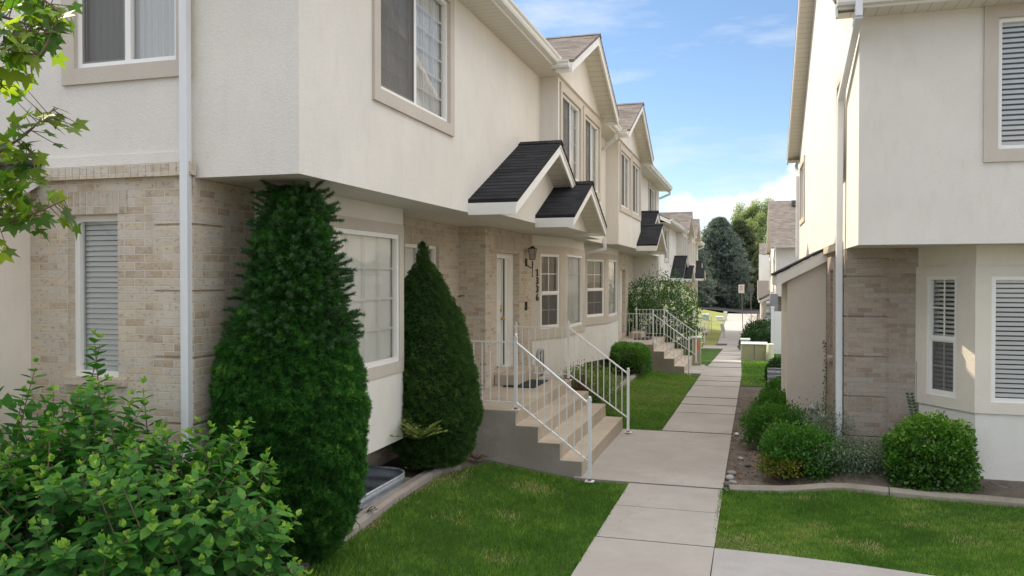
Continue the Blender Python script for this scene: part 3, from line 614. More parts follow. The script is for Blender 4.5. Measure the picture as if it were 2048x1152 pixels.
def gutter_profile(): return [(0, 0), (.075, 0), (.092, .03), (.088, .06), (.112, .085), (.115, .11), (.105, .11), (.10, .092), (.0, .092)]
def gutter(par, a, b, N, name='gutter'):
    """K-style gutter from a to b, opening away from the wall along N"""
    a, b, N = Vector(a), Vector(b), Vector(N); m = MB(); m.prism([a+N*x+Z*z for x, z in gutter_profile()], b-a); return m.build(name, 'gutter_white', par)
def spout(par, pts, w=.075, d=.06, N=YN):
    m = MB()
    for a, b in zip(pts[:-1], pts[1:]):
        a, b = Vector(a), Vector(b); t = (b-a).normalized(); n = (N-t*N.dot(t)).normalized(); u = t.cross(n)
        P = [p+u*(su*w/2)+n*(sn*d/2) for p in (a-t*.012, b+t*.012) for su, sn in ((-1, -1), (-.5, -1.12), (.5, -1.12), (1, -1), (1, 1), (.5, 1.12), (-.5, 1.12), (-1, 1))]
        k = len(m.v); m.v += [tuple(p) for p in P]
        for i in range(8): m.f.append((k+i, k+(i+1) % 8, k+8+(i+1) % 8, k+8+i)); m.m.append(0)
        m.f.append(tuple(k+i for i in reversed(range(8)))); m.m.append(0); m.f.append(tuple(k+8+i for i in range(8))); m.m.append(0)
        # strap seam
    for s in (.35, .8):
        a, b = Vector(pts[-2]), Vector(pts[-1]); c = a+(b-a)*s; m.obox(c, (b-a).normalized().cross(N).normalized(), N, -w/2-.006, w/2+.006, -.012, .012, -d/2-.01, d/2+.006)
    return m.build('downspout', 'spout_white', par)

def quoins(m, O, U, N, u0, u1, z0, z1, pitch=.54, proud=.022):
    z = z0
    while z < z1-.08:
        e = min(z+pitch-.018, z1); m.obox(O, U, N, u0, u1, z, e, -proud, .01); z += pitch

# ------------------------------------------------------------------ left row of townhouses
ROW_LABEL = 'near cream townhouse row on the left with brick ground floor and black porch roofs'
def left_row():
    B = thing('townhouse', (-9, 18, 0), ROW_LABEL, 'house', 'townhouse rows on the left'); SF = 3.41; EV = 5.93
    XA, XB, XD = -3.37, -3.06, -3.06; XO = XA
    Y0, YB0, YB1, YD0, YD1, YE = 5.54, 13.02, 16.93, 19.42, 23.5, 31.25; XW = -15.5
    OA, OB = V(XA, 0, 0), V(XB, 0, 0)
    m = MB()
    hA = [(6.93, 8.78, 4.38, 5.80)]
    m.wall(OA, YP, XP, Y0, YB0, SF, EV, hA)
    hB = [(13.26, 14.80, 4.36, 5.74), (15.20, 16.76, 4.36, 5.74)]
    m.wall(OB, YP, XP, YB0, YB1, SF, EV, hB); m.wall(V(0, YB0, 0), XP, YN, XA, XB, SF, EV); m.wall(V(0, YB1, 0), XP, YP, XA, XB, SF, EV)
    m.wall(OA, YP, XP, YB1, YD0, SF, EV)
    hD = [(19.68, 21.32, 4.36, 5.74), (21.70, 23.30, 4.36, 5.74)]
    m.wall(OB, YP, XP, YD0, YD1, SF, EV, hD); m.wall(V(0, YD0, 0), XP, YN, XA, XB, SF, EV); m.wall(V(0, YD1, 0), XP, YP, XA, XB, SF, EV)
    hE = [(28.0, 30.05, 4.40, 5.80)]
    m.wall(OA, YP, XP, YD1, YE, SF, EV, hE)
    # end wall facing the camera, back wall, far end
    hW = [(-5.52, -4.48, 4.37, 5.80)]
    m.wall(V(0, Y0, 0), XP, YN, XW, -4.40, 3.62, EV+.4, hW); m.wall(V(0, Y0, 0), XP, YN, -4.40, XA, SF, EV)
    RX0, RZ = -9.4, EV+.15+(9.4-3.0)*.46
    m.poly([(XA, Y0, EV), (-9.4, Y0, RZ-.15), (XW, Y0, EV), (XW, Y0, EV-.01)], YN)
    m.poly([(XA, YE, EV), (-9.4, YE, RZ-.15), (XW, YE, EV)], YP); m.wall(V(0, YE, 0), XP, YP, XW, XA, 0, EV)
    m.wall(V(XW, 0, 0), YP, XN, Y0, YE, 0, EV)
    m.build('upper_wall', 'stucco_wall', B)
    tb = MB(); tb.box(-6.0, -4.41, Y0-.022, Y0+.01, 3.535, 3.625); tb.build('stucco_band', 'stucco_wall', B)
    window(B, OA, YP, XP, *hA[0], 'slider', 'curtain', .125, (3, 6))
    for h in hB: window(B, OB, YP, XP, *h, 'slider', 'curtain', .13, (2, 4), tside=(1, 1, 1, 1) if h is hB[0] else (1, 1, 1, 1))
    for h in hD: window(B, OB, YP, XP, *h, 'slider', 'curtain', .13, (2, 4))
    window(B, OA, YP, XP, *hE[0], 'slider', 'curtain', .13, (3, 4))
    window(B, V(0, Y0, 0), XP, YN, *hW[0], 'slider', 'curtain', .13, (0, 0))
    # overhang soffit
    s = MB(); s.poly([(XA, Y0, SF), (XA, YE, SF), (-4.6, YE, SF), (-4.6, Y0, SF)], (0, 0, -1))
    for a, b in ((YB0, YB1), (YD0, YD1)): s.poly([(XA, a, SF), (XB, a, SF), (XB, b, SF), (XA, b, SF)], (0, 0, -1))
    s.build('overhang_soffit', 'soffit_low', B)
    # ---- ground floor brick
    m = MB().mat('brick')
    XC = -4.33
    gw = (-5.59, -5.07, 1.75, 3.13)
    m.wall(V(0, Y0-.03, 0), XP, YN, -6.0, XC, -.2, 3.47, [gw], .14)
    m.wall(V(XC, 0, 0), YP, XP, Y0-.03, 7.15, -.2, SF)
    quoins(m, V(0, Y0-.03, 0), XP, YN, XC-.37, XC+.022, -.2, 3.26); quoins(m, V(XC, 0, 0), YP, XP, Y0-.0198, Y0+.34, -.2, 3.26)
    # entry recess and return
    XR = -4.45; hr = (9.96, 11.2, .84, 3.07)
    m.wall(V(XR, 0, 0), YP, XP, 8.76, 12.03, 0, SF, [hr], .14)
    m.build('brick_wall', None, B); m = MB().mat('brick')
    XDW = -4.0
    m.wall(V(0, 12.03, 0), XP, YN, XR, XDW, .5, SF); hd = (12.62, 13.98, 1.02, 3.02)
    m.wall(V(XDW, 0, 0), YP, XP, 12.03, 14.86, 0, SF, [hd], .26)
    m.build('brick_wall', None, B); m = MB().mat('brick')
    m.wall(V(XR, 0, 0), YP, XP, 23.2, 27.2, -.6, SF); m.wall(V(0, 25.2, 0), XP, YN, XR, XDW, -.6, SF)
    hd2 = (25.7, 26.9, .75, 2.85); m.wall(V(XDW, 0, 0), YP, XP, 25.2, 27.5, -.6, SF, [hd2], .26); m.wall(V(XC, 0, 0), YP, XP, 27.5, YE, -.8, SF)
    m.build('brick_wall', None, B)
    m = MB(); m.box(-5.62, -4.98, Y0-.06, Y0-.02, 1.69, 1.75); m.build('brick_sill', 'brick', B)
    m = MB()
    x = -5.93
    while x < XC+.03: m.box(x+.002, x+.0725, Y0-.085, Y0-.031, 3.425, 3.53); x += .0745
    m.box(-5.92, XC+.02, Y0-.081, Y0-.032, 3.429, 3.526); m.build('brick_cap', 'brick', B)
    m = MB(); x = -5.68
    while x < -4.98: m.box(x+.002, x+.069, Y0-.036, Y0-.02, 3.135, 3.33); x += .071
    m.mat('brick_soldier'); m.mat('stucco_trim').box(-5.67, -4.99, Y0-.0335, Y0-.02, 3.136, 3.329)
    m.build('soldier_course', 'brick_soldier', B)
    for ya, yb, xx in ((12.5, 14.1, XDW), (9.86, 11.3, XR)):
        y = ya; m = MB()
        while y < yb: m.box(xx-.01, xx+.008, y+.002, y+.068, 3.075, 3.29); y += .071
        m.build('soldier_course', 'brick_soldier', B)
    window(B, V(0, Y0-.03+.06, 0), XP, YN, *gw, 'picture', 'blind', 0, (0, 0), slat=.045)
    window(B, V(XR+.0-.04, 0, 0), YP, XP, *hr, 'slider', 'shade_cloth', 0, (0, 0), screen=False)
    # ---- cantilevered stucco bay with the large window
    m = MB(); XBY = -3.95; b0, b1 = 6.36, 8.78; hb = (6.76, 8.66, 1.62, 3.10)
    m.mat('stucco_wall').wall(V(XBY, 0, 0), YP, XP, b0, b1, 3.22, SF); m.mat('stucco_base').wall(V(XBY, 0, 0), YP, XP, b0, b1, .69, 1.5)
    m.mat('stucco_trim').wall(V(XBY+.012, 0, 0), YP, XP, b0, b1, 1.49, 3.22, [hb])
    for e in ((b0, b0+.002, 1.49, 3.22), (b1-.002, b1, 1.49, 3.22), (b0+.002, b1-.002, 1.488, 1.4899), (b0+.002, b1-.002, 3.2201, 3.222)): m.obox(V(XBY+.0119, 0, 0), YP, XP, *e, 0, .0125)
    for y, n in ((b0, YN), (b1, YP)):
        m.mat('stucco_wall').wall(V(0, y, 0), XP, n, -4.5, XBY, .69, SF)
    m.mat('stucco_base').poly([(XBY, b0, .69), (XBY, b1, .69), (-4.5, b1, .69), (-4.5, b0, .69)], (0, 0, -1)); m.mat('concrete_foundation').wall(V(-4.5, 0, 0), YP, XP, b0, b1, -1.2, .69)
    m.build('bay', None, B)
    window(B, V(XBY+.012, 0, 0), YP, XP, *hb, 'picture', 'shade_cloth', 0, (5, 4))
    # ---- angled bays
    def bay(y0, ya, yb, y1, zb, x0=-4.0, x1=-3.6, both=True):
        TR0, TR1 = 1.40, 3.22
        m = MB(); pts = [(x0, y0), (x1, ya), (x1, yb), (x0, y1)]; wins = []
        for k in range(3):
            a, b = V(*pts[k], 0), V(*pts[k+1], 0); U = (b-a).normalized(); N = V(U.y, -U.x, 0); L = (b-a).length
            h = {0: [(.25, L-.19, 1.60, 3.06)], 1: [(.17, L-.22, 1.56, 3.08)], 2: []}[k]
            m.mat('stucco_wall').wall(a, U, N, 0, L, TR1, SF); m.mat('stucco_base').wall(a, U, N, 0, L, zb, TR0)
            m.mat('stucco_trim').wall(a+N*.02, U, N, -.056 if k == 0 else -.004, L+.004, TR0, TR1, h); m.obox(a, U, N, 0, L, TR0-.0, TR0+.001, -.02, 0); wins.append((a+N*.02, U, N, h, k))
        m.mat('stucco_base').poly([(x, y, zb) for x, y in pts], (0, 0, -1))
        o = m.build('bay', None, B)
        for a, U, N, h, k in wins:
            for q in h: window(B, a, U, N, *q, 'hung' if k == 0 else 'picture', 'curtain' if k else 'curtain_grey', 0, (2, 2) if k == 0 else (4, 4))
    bay(14.86, 15.9, 17.9, 18.9, -.1); bay(19.55, 20.92, 22.8, 23.7, .47)
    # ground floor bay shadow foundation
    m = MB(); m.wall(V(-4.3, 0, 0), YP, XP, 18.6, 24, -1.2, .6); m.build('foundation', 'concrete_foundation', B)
    # ---- front door
    d = MB(); y0, y1, z0, z1 = hd; dx = XDW-.20; ys_ = 12.62; yd = 13.50
    d.obox(V(dx, 0, 0), YP, XP, ys_+.06, yd, z0+.04, z1-.09, 0, .04)
    for a, b, c, e in ((.09, .42, .12, .42), (.50, .81, .12, .42), (.09, .42, .52, 1.12), (.50, .81, .52, 1.12), (.09, .42, 1.22, 1.50), (.50, .81, 1.22, 1.50), (.09, .42, 1.58, 1.78), (.50, .81, 1.58, 1.78)):
        d.obox(V(dx, ys_+.05, z0+.06), YP, XP, a, b, c, e, -.010, .001); d.obox(V(dx, ys_+.05, z0+.06), YP, XP, a+.03, b-.03, c+.03, e-.03, -.016, -.0101)
    door = d.build('door', 'door_white', B, bevel=.003)
    k = MB(); k.ball((dx+.07, yd-.07, z0+.86), .033); k.tube([(dx, yd-.07, z0+.86), (dx+.05, yd-.07, z0+.86)], .014); k.ball((dx+.02, yd-.07, z0+1.02), .028, sq=(.6, 1, 1)); k.obox(V(dx, 0, 0), YP, XP, yd-.10, yd-.045, z0+.98, z0+1.10, -.022, 0); k.build('door_handle', 'brass', door, smooth=True)
    fr = MB()
    for a, b, c, e in ((ys_, ys_+.055, z0, z1), (yd+.005, yd+.075, z0, z1-.09), (13.80, 13.98, z0, z1), (ys_+.055, 13.8, z1-.085, z1), (yd+.075, 13.80, z0, z0+.2)): fr.obox(V(XDW, 0, 0), YP, XP, a, b, c, e, .12, .245)
    fr.build('door_frame', 'window_white', door)
    sg = MB(); sg.obox(V(dx, 0, 0), YP, XP, yd-.002, yd+.009, z0+.05, z1-.09, -.06, -.04); sg.build('door_gap', 'black_iron', door)
    sl = MB(); sl.poly([(dx+.02, yd+.07, z0+.1), (dx+.02, 13.82, z0+.1), (dx+.02, 13.82, z1-.05), (dx+.02, yd+.07, z1-.05)], XP); sl.build('side_light', 'shade_cloth', door)
    # second door
    d = MB(); d.obox(V(dx, 0, 0), YP, XP, 25.76, 26.6, .8, 2.76, 0, .04); d2 = d.build('door', 'door_white', B)
    fr = MB()
    for a, b, c, e in ((25.7, 25.76, .76, 2.85), (26.6, 26.9, .76, 2.85), (25.76, 26.6, 2.76, 2.85)): fr.obox(V(XDW, 0, 0), YP, XP, a, b, c, e, .12, .245)
    fr.build('door_frame', 'window_white', d2)
    # vents on the wall beside the door
    s = MB()
    for y in (14.33, 14.42): s.obox(V(XDW, 0, 0), YP, XP, y, y+.035, 1.99, 2.15, -.02, 0)
    s.build('wall_socket', 'black_iron', B)
    # ---- house number, one mesh per digit
    a = V(-4.0, 14.86, 0); U = (V(-3.6, 15.9, 0)-a).normalized(); N = V(U.y, -U.x, 0)
    def digit(ch, z, par):
        cu = bpy.data.curves.new('digit', 'FONT'); cu.body = ch; cu.size = .19; cu.extrude = .006; cu.offset = .003; cu.align_x = 'CENTER'
        t = bpy.data.objects.new('digit', cu); COL.objects.link(t); dg = bpy.context.evaluated_depsgraph_get(); me = bpy.data.meshes.new_from_object(t.evaluated_get(dg)); bpy.data.objects.remove(t)
        M = Matrix(((U.x, 0, N.x), (U.y, 0, N.y), (0, 1, 0))).to_4x4(); p = a+U*.13+N*.032+Z*z
        me.transform(Matrix.Translation(p) @ M)
        if ch == '1':
            bm = bmesh.new(); bm.from_mesh(me)
            for q in ((-.035, .035, 0, .014), (-.052, -.012, .10, .118)):
                co = [p+U*u+Z*zz+N*dd for dd in (-.006, .006) for zz in q[2:] for u in q[:2]]; vs = [bm.verts.new(c) for c in co]
                for f in [(0, 1, 3, 2), (4, 6, 7, 5), (0, 4, 5, 1), (2, 3, 7, 6), (0, 2, 6, 4), (1, 5, 7, 3)]: bm.faces.new([vs[i] for i in f])
            bm.to_mesh(me); bm.free()
        me.materials.clear(); me.materials.append(MATS['black_iron']); o = bpy.data.objects.new('house_number', me); COL.objects.link(o); attach(o, par); o['label'] = 'black house number digit %s' % ch

    for i, ch in enumerate('1336'): digit(ch, 2.63-.158*i, B)
    # ---- porch roofs
    gable(B, -3.08, -2.75, -3.6, 11.83, 2.38, 3.57, .455, SF, 'shingle_dark', fh=.15, whalf=(2.2, 1.05), cut=(None, 1.12), name='porch_roof', xs=-3.372)
    gable(B, -2.82, -2.50, -3.7, 13.02, 1.40, 3.53, .455, SF, 'shingle_dark', fh=.14, whalf=1.25, name='porch_roof', xs=-3.082)
    gable(B, -3.08, -2.75, -3.6, 25.2, 2.40, 3.57, .455, SF, 'shingle_dark', fh=.15, whalf=(1.05, 2.2), cut=(1.12, None), name='porch_roof', xs=-3.372)
    gable(B, -2.82, -2.50, -3.7, 24.05, 1.42, 3.53, .455, SF, 'shingle_dark', fh=.14, whalf=1.25, name='porch_roof', xs=-3.082)
    for xa, a, b, dz in ((-3.08, 9.63, 14.03, .002), (-2.82, 11.77, 14.27, .004), (-3.08, 23.0, 27.4, .002), (-2.82, 22.8, 25.3, .004)): s = MB(); s.poly([(XA, a, SF-dz), (xa, a, SF-dz), (xa, b, SF-dz), (XA, b, SF-dz)], (0, 0, -1)); s.build('porch_soffit', 'soffit_low', B)
    # ---- main roof
    sl = .46; ze = EV+.13; xe = XA+.42; r = MB()
    kx = -3.60; kz = ze+(xe-kx)*(RZ+.10-ze)/(xe+9.4)
    r.prism([(kx, Y0-.35, kz), (-9.4, Y0-.35, RZ+.10), (-9.4, Y0-.35, RZ+.04), (kx, Y0-.35, kz-.05)], (0, YE-Y0+.7, 0))
    r.prism([(-9.4*2-xe, Y0-.35, ze), (-9.4, Y0-.35, RZ+.10), (-9.4, Y0-.35, RZ+.04), (-9.4*2-xe, Y0-.35, ze-.05)], (0, YE-Y0+.7, 0))
    for a, b in ((Y0-.35, 12.49), (17.08, 18.72), (23.52, YE+.35)): r.prism([(xe, a, ze), (kx, a, kz), (kx, a, kz-.05), (xe, a, ze-.05)], (0, b-a, 0))
    rf = r.build('roof', 'shingle_brown', B)
    for a, b in ((Y0-.35, 12.45), (17.12, 18.70), (23.56, YE+.3)): f = MB(); f.box(XA+.36, XA+.385, a, b, EV, ze-.055); f.build('fascia', 'white_paint', rf)
    for yy, dy in ((Y0-.352, .03), (YE+.322, .03)):
        f = MB(); f.prism([(xe+.002, yy, ze-.052), (-9.4, yy, RZ+.038), (-9.4, yy, RZ-.13), (xe+.002, yy, ze-.21)], (0, dy, 0)); f.build('fascia', 'white_paint', rf)
    q = MB(); q.poly([(xe-.03, Y0-.32, ze-.13), (-9.4, Y0-.32, RZ-.04), (-9.4, Y0, RZ-.04), (xe-.03, Y0, ze-.13)], (0, 0, -1)); q.build('rake_soffit', 'soffit_x', rf)
    so = MB(); so.poly([(XA, Y0-.35, EV), (XA+.365, Y0-.35, EV), (XA+.365, YE+.3, EV), (XA, YE+.3, EV)], (0, 0, -1)); so.build('soffit', 'soffit_y', rf)
    for a, b in ((Y0-.36, 12.45), (17.12, 18.72), (23.56, YE+.32)): gutter(rf, (XA+.386, a, EV+.035), (XA+.386, b, EV+.035), XP)
    for yc, half, wab in ((14.78, 2.32, (1.76, 2.15)), (21.12, 2.42, (1.70, 2.3))):
        gb = gable(B, XB, -2.70, -5.6, yc, half, EV+.11, .46, EV, 'shingle_brown', fh=.15, whalf=wab, xs=-2.97)
        gutter(gb, (-3.05, yc-half, EV-.02), (-2.74, yc-half, EV-.02), YN)
        # gable wall between window heads and the tympanum corners is part of the wall above
    for s_, y in ((0, 18.65), (1, YE+.2), (0, 17.2)): pass
    # downspouts
    spout(B, [(-3.0, 18.55, EV+.04), (-3.0, 18.6, EV-.1), (XA+.02, 18.75, EV-.32)], N=YN)
    spout(B, [(-4.355, Y0-.08, EV+.1), (-4.355, Y0-.08, .55), (-4.355, Y0-.26, .42)], .072, .055, N=YN)
    spout(B, [(-2.98, 31.45, EV+.04), (-2.98, 31.45, EV-.12), (-3.35, 31.40, EV-.28), (-4.3, 31.36, EV-.3), (-4.3, 31.36, -.5)], N=YN)
    spout(B, [(-3.32, 18.98, SF+.1), (-3.32, 18.98, SF-.14), (-3.9, 18.95, SF-.26)], N=YN)
    # ---- lean-to at the near end
    m = MB().mat('stucco_grey'); m.wall(V(-6.0, 0, 0), YP, XP, 4.0, Y0-.03, -.2, 2.5); m.poly([(-6.0, 4.0, 2.5), (-6.0, Y0-.03, 2.5), (-6.0, Y0-.03, 3.38), (-6.0, 4.0, 2.55)], XP); m.wall(V(0, 4.0, 0), XP, YN, -8.2, -6.0, -.2, 2.56)
    l = m.build('lean_to', None, B)
    r = MB(); r.prism([(-5.86, 3.75, 2.50), (-5.86, Y0-.03, 3.57), (-5.86, Y0-.03, 3.62), (-5.86, 3.75, 2.55)], (-2.5, 0, 0)); r.build('lean_to_roof', 'shingle_dark', l)
    r = MB(); r.prism([(-5.88, 3.78, 2.35), (-5.88, Y0-.03, 3.40), (-5.88, Y0-.03, 3.57), (-5.88, 3.78, 2.50)], (-.03, 0, 0)); r.box(-8.3, -5.88, 3.74, 3.78, 2.34, 2.5); r.build('lean_to_fascia', 'white_paint', l)
    return B
row = left_row()
row2 = copy_tree(row); row2.location = row.location+V(-.34, 29.9, -.95); setlabels(row2, 'farther cream townhouse row on the left, beyond the white rose bush')
for ch in [x for x in bpy.data.objects if x.parent == row2 and x.name.startswith('house_number')]: bpy.data.objects.remove(ch)

# ------------------------------------------------------------------ right-hand houses (gable end towards the walkway)
def right_house():
    H = thing('townhouse', (5, 16.5, 0), 'big cream house on the right with slanting white downspout and brick corner', 'house', 'houses on the right')
    X0, YF, YR, SF, EV = 1.24, 10.4, 22.5, 2.99, 5.70; XE = 14; Yc = (YF+YR)/2
    m = MB(); hF = [(2.70, 4.5, 4.06, 5.56)]
    m.wall(V(0, YF, 0), XP, YN, X0, XE, SF, EV, hF)
    hS = [(11.9, 12.72, 4.03, 5.38), (20.3, 21.9, 4.05, 5.38)]
    ov = lambda y: SF if y < 99 else SF
    m.wall(V(X0, 0, 0), YP, XN, YF, YR, SF, EV, hS)
    RZ = EV+.12+(Yc-YF+.32)*.47
    m.poly([(X0, YF, EV), (X0, YR, EV), (X0, YR-.01, EV+.14), (X0, Yc, RZ-.05), (X0, YF+.01, EV+.14)], XN)
    m.wall(V(0, YR, 0), XP, YP, X0, XE, -1.5, EV); m.wall(V(XE, 0, 0), YP, XP, YF, YR, 0, EV); m.poly([(XE, YF, EV), (XE, YR, EV), (XE, Yc, RZ-.05)], XP)
    m.build('upper_wall', 'stucco_wall', H)
    window(H, V(0, YF, 0), XP, YN, *hF[0], 'picture', 'blind', .14, (0, 0), slat=.058, close=.55)
    window(H, V(X0, 0, 0), YP, XN, *hS[0], 'slider', 'curtain', .10, (0, 0)); window(H, V(X0, 0, 0), YP, XN, *hS[1], 'slider', 'curtain', .12, (0, 0))
    s = MB(); s.poly([(X0, YF, SF), (XE, YF, SF), (XE, 12, SF), (X0, 12, SF)], (0, 0, -1)); s.build('overhang_soffit', 'soffit_low_side', H)
    # brick ground floor
    YBk = 11.65; m = MB().mat('brick_grey'); nar = (13.45, 13.85, 1.35, 2.72)
    m.wall(V(0, YBk, 0), XP, YN, X0, 2.14, -1.2, SF); m.wall(V(X0, 0, 0), YP, XN, YBk, 14.6, -1.2, SF, [nar], .1); m.wall(V(X0, 0, 0), YP, XN, 17.4, YR, -1.4, SF)
    quoins(m, V(0, YBk, 0), XP, YN, X0-.022, X0+.50, -.05, 2.85, .535, .022); quoins(m, V(X0, 0, 0), YP, XN, YBk+.0102, YBk+.6, -.05, 2.85, .535, .022)
    m.box(X0-.05, X0, 13.4, 13.9, 1.28, 1.35); m.mat('brick').poly([(X0+.1, 13.45, 1.35), (X0+.1, 13.85, 1.35), (X0+.1, 13.85, 2.72), (X0+.1, 13.45, 2.72)], XN)
    m.build('brick_wall', None, H)
    m = MB(); y = 12.0
    while y < 14.5: m.box(X0-.06, X0, y+.003, y+.0715, 2.99, 3.10); y += .0745
    m.build('brick_cap', 'brick', H)
    # bay below the overhang
    pts = [(2.12, YBk), (2.62, 10.9), (4.4, 10.9), (4.9, YBk)]; T0, T1 = .96, 2.74
    m = MB(); wins = []
    for k in range(3):
        a, b = V(*pts[k], 0), V(*pts[k+1], 0); U = (b-a).normalized(); N = V(U.y, -U.x, 0)
        L = (b-a).length; h = {0: [(.17, L-.26, 1.10, 2.62)], 1: [(.16, L-.16, 1.10, 2.62)], 2: []}[k]
        m.mat('stucco_grey').wall(a, U, N, 0, L, T1, SF); m.mat('stucco_base').wall(a, U, N, 0, L, .07, T0); m.mat('stucco_grey').wall(a+N*.022, U, N, -.016 if k == 0 else -.0118, L+.0118, T0, T1, h); m.obox(a, U, N, 0, L, T0, T0+.001, -.022, 0); m.obox(a, U, N, 0, L, T1-.001, T1, -.022, 0)
        wins.append((a+N*.022, U, N, h, k))
    m.mat('stucco_base').poly([(x, y, .07) for x, y in pts], (0, 0, -1)); m.build('bay', None, H)
    for a, U, N, h, k in wins:
        for q in h: window(H, a, U, N, *q, 'hung' if k == 0 else 'picture', 'blind', 0, (2, 2) if k == 0 else (1, 2), slat=.058, close=.5 if k else .2)
    m = MB(); m.wall(V(0, YBk-.02, 0), XP, YN, 2.1, XE, -1.2, 1.5); m.build('foundation', 'concrete_foundation', H)
    m = MB(); m.wall(V(0, YBk, 0), XP, YN, 4.9, XE, -.3, SF); m.build('side_wall', 'brick_grey', H)
    # roof
    r = MB(); ze = EV+.12; xo = X0-.31
    for s in (-1, 1): r.prism([(xo, Yc+s*(Yc-YF+.36), ze), (xo, Yc, RZ+.09), (xo, Yc, RZ+.03), (xo, Yc+s*(Yc-YF+.36), ze-.05)], (XE-xo+.3, 0, 0))
    for xx, yy in ((2.3, Yc-.8), (7, Yc-1)): r.box(xx, xx+.4, yy-.2, yy+.2, RZ-.3, RZ+.02)
    rf = r.build('roof', 'shingle_brown', H)
    f = MB()
    for s in (-1, 1): f.prism([(xo+.006, Yc+s*(Yc-YF+.36), ze-.05), (xo+.006, Yc, RZ+.03), (xo+.006, Yc, RZ-.13), (xo+.006, Yc+s*(Yc-YF+.36), ze-.2)], (.03, 0, 0))
    f.box(xo+.04, XE, YF-.36, YF-.335, EV, ze-.055); f.box(xo+.04, XE, YR+.335, YR+.36, EV, ze-.055); f.build('fascia', 'white_paint', rf)
    so = MB()
    for s in (-1, 1): so.poly([(xo+.036, Yc, RZ-.07), (X0, Yc, RZ-.07), (X0, Yc+s*(Yc-YF+.33), ze-.15), (xo+.036, Yc+s*(Yc-YF+.33), ze-.15)], (0, 0, -1))
    so.build('rake_soffit', 'soffit_y', rf)
    so = MB(); so.poly([(X0-.27, YF-.335, EV), (XE, YF-.335, EV), (XE, YF, EV), (X0-.27, YF, EV)], (0, 0, -1)); so.build('eave_soffit', 'soffit_x', rf); so = MB(); so.poly([(X0-.27, YR+.335, EV), (XE, YR+.335, EV), (XE, YR, EV), (X0-.27, YR, EV)], (0, 0, -1)); so.build('eave_soffit', 'soffit_x', rf)
    gutter(rf, (xo+.02, YF-.361, EV+.03), (XE, YF-.361, EV+.03), YN); gutter(rf, (xo+.02, YR+.361, EV+.03), (XE, YR+.361, EV+.03), YP)
    spout(H, [(1.18, YF-.42, EV+.06), (1.18, YF-.42, EV-.10), (X0-.075, 11.72, 5.02), (X0-.075, 11.80, 3.3), (X0-.075, 11.70, .32), (X0-.075, 11.6, .2)], .095, .075, N=XN)
    spout(H, [(X0-.0, YR+.44, EV+.06), (X0-.06, YR+.42, EV-.1), (X0-.06, YR-.3, EV-.5), (X0-.06, YR-.3, 3.15)], .085, .07, N=XN)
    # lean-to
    ly0, ly1, xl = 14.6, 17.4, .62
    m = MB(); m.wall(V(0, ly0, 0), XP, YN, xl, X0, -1.2, 2.45); m.poly([(xl, ly0, 2.45), (X0, ly0, 2.45), (X0, ly0, 2.90), (xl, ly0, 2.52)], YN); m.wall(V(xl, 0, 0), YP, XN, ly0, ly1, -1.2, 2.52); m.wall(V(0, ly1, 0), XP, YP, xl, X0, -1.2, 2.8)
    l = m.build('lean_to', 'stucco_grey', H)
    sp = .53; xa = .42; r = MB(); r.prism([(xa, ly0-.14, 2.64), (X0+.0, ly0-.14, 2.64+(X0-xa)*sp), (X0, ly0-.14, 2.68+(X0-xa)*sp), (xa, ly0-.14, 2.68)], (0, ly1-ly0+.28, 0)); r.build('lean_to_roof', 'shingle_dark', l)
    r = MB(); r.prism([(xa+.02, ly0-.12, 2.45), (X0, ly0-.12, 2.45+(X0-xa-.02)*sp), (X0, ly0-.12, 2.645+(X0-xa-.02)*sp), (xa+.02, ly0-.12, 2.645)], (0, .03, 0)); r.box(xa+.02, xa+.045, ly0-.089, ly1+.1, 2.46, 2.645)
    r.poly([(xa+.045, ly0-.09, 2.50), (X0, ly0-.09, 2.9), (X0, ly0, 2.9), (xa+.045, ly0, 2.50)], (0, 0, -1)); r.build('lean_to_fascia', 'white_paint', l)
    return H
house = right_house()
house2 = copy_tree(house); house2.location = house.location+V(.15, 37.3, -1.45); setlabels(house2, 'second house on the right, brown roof facing the camera behind the lean-to')

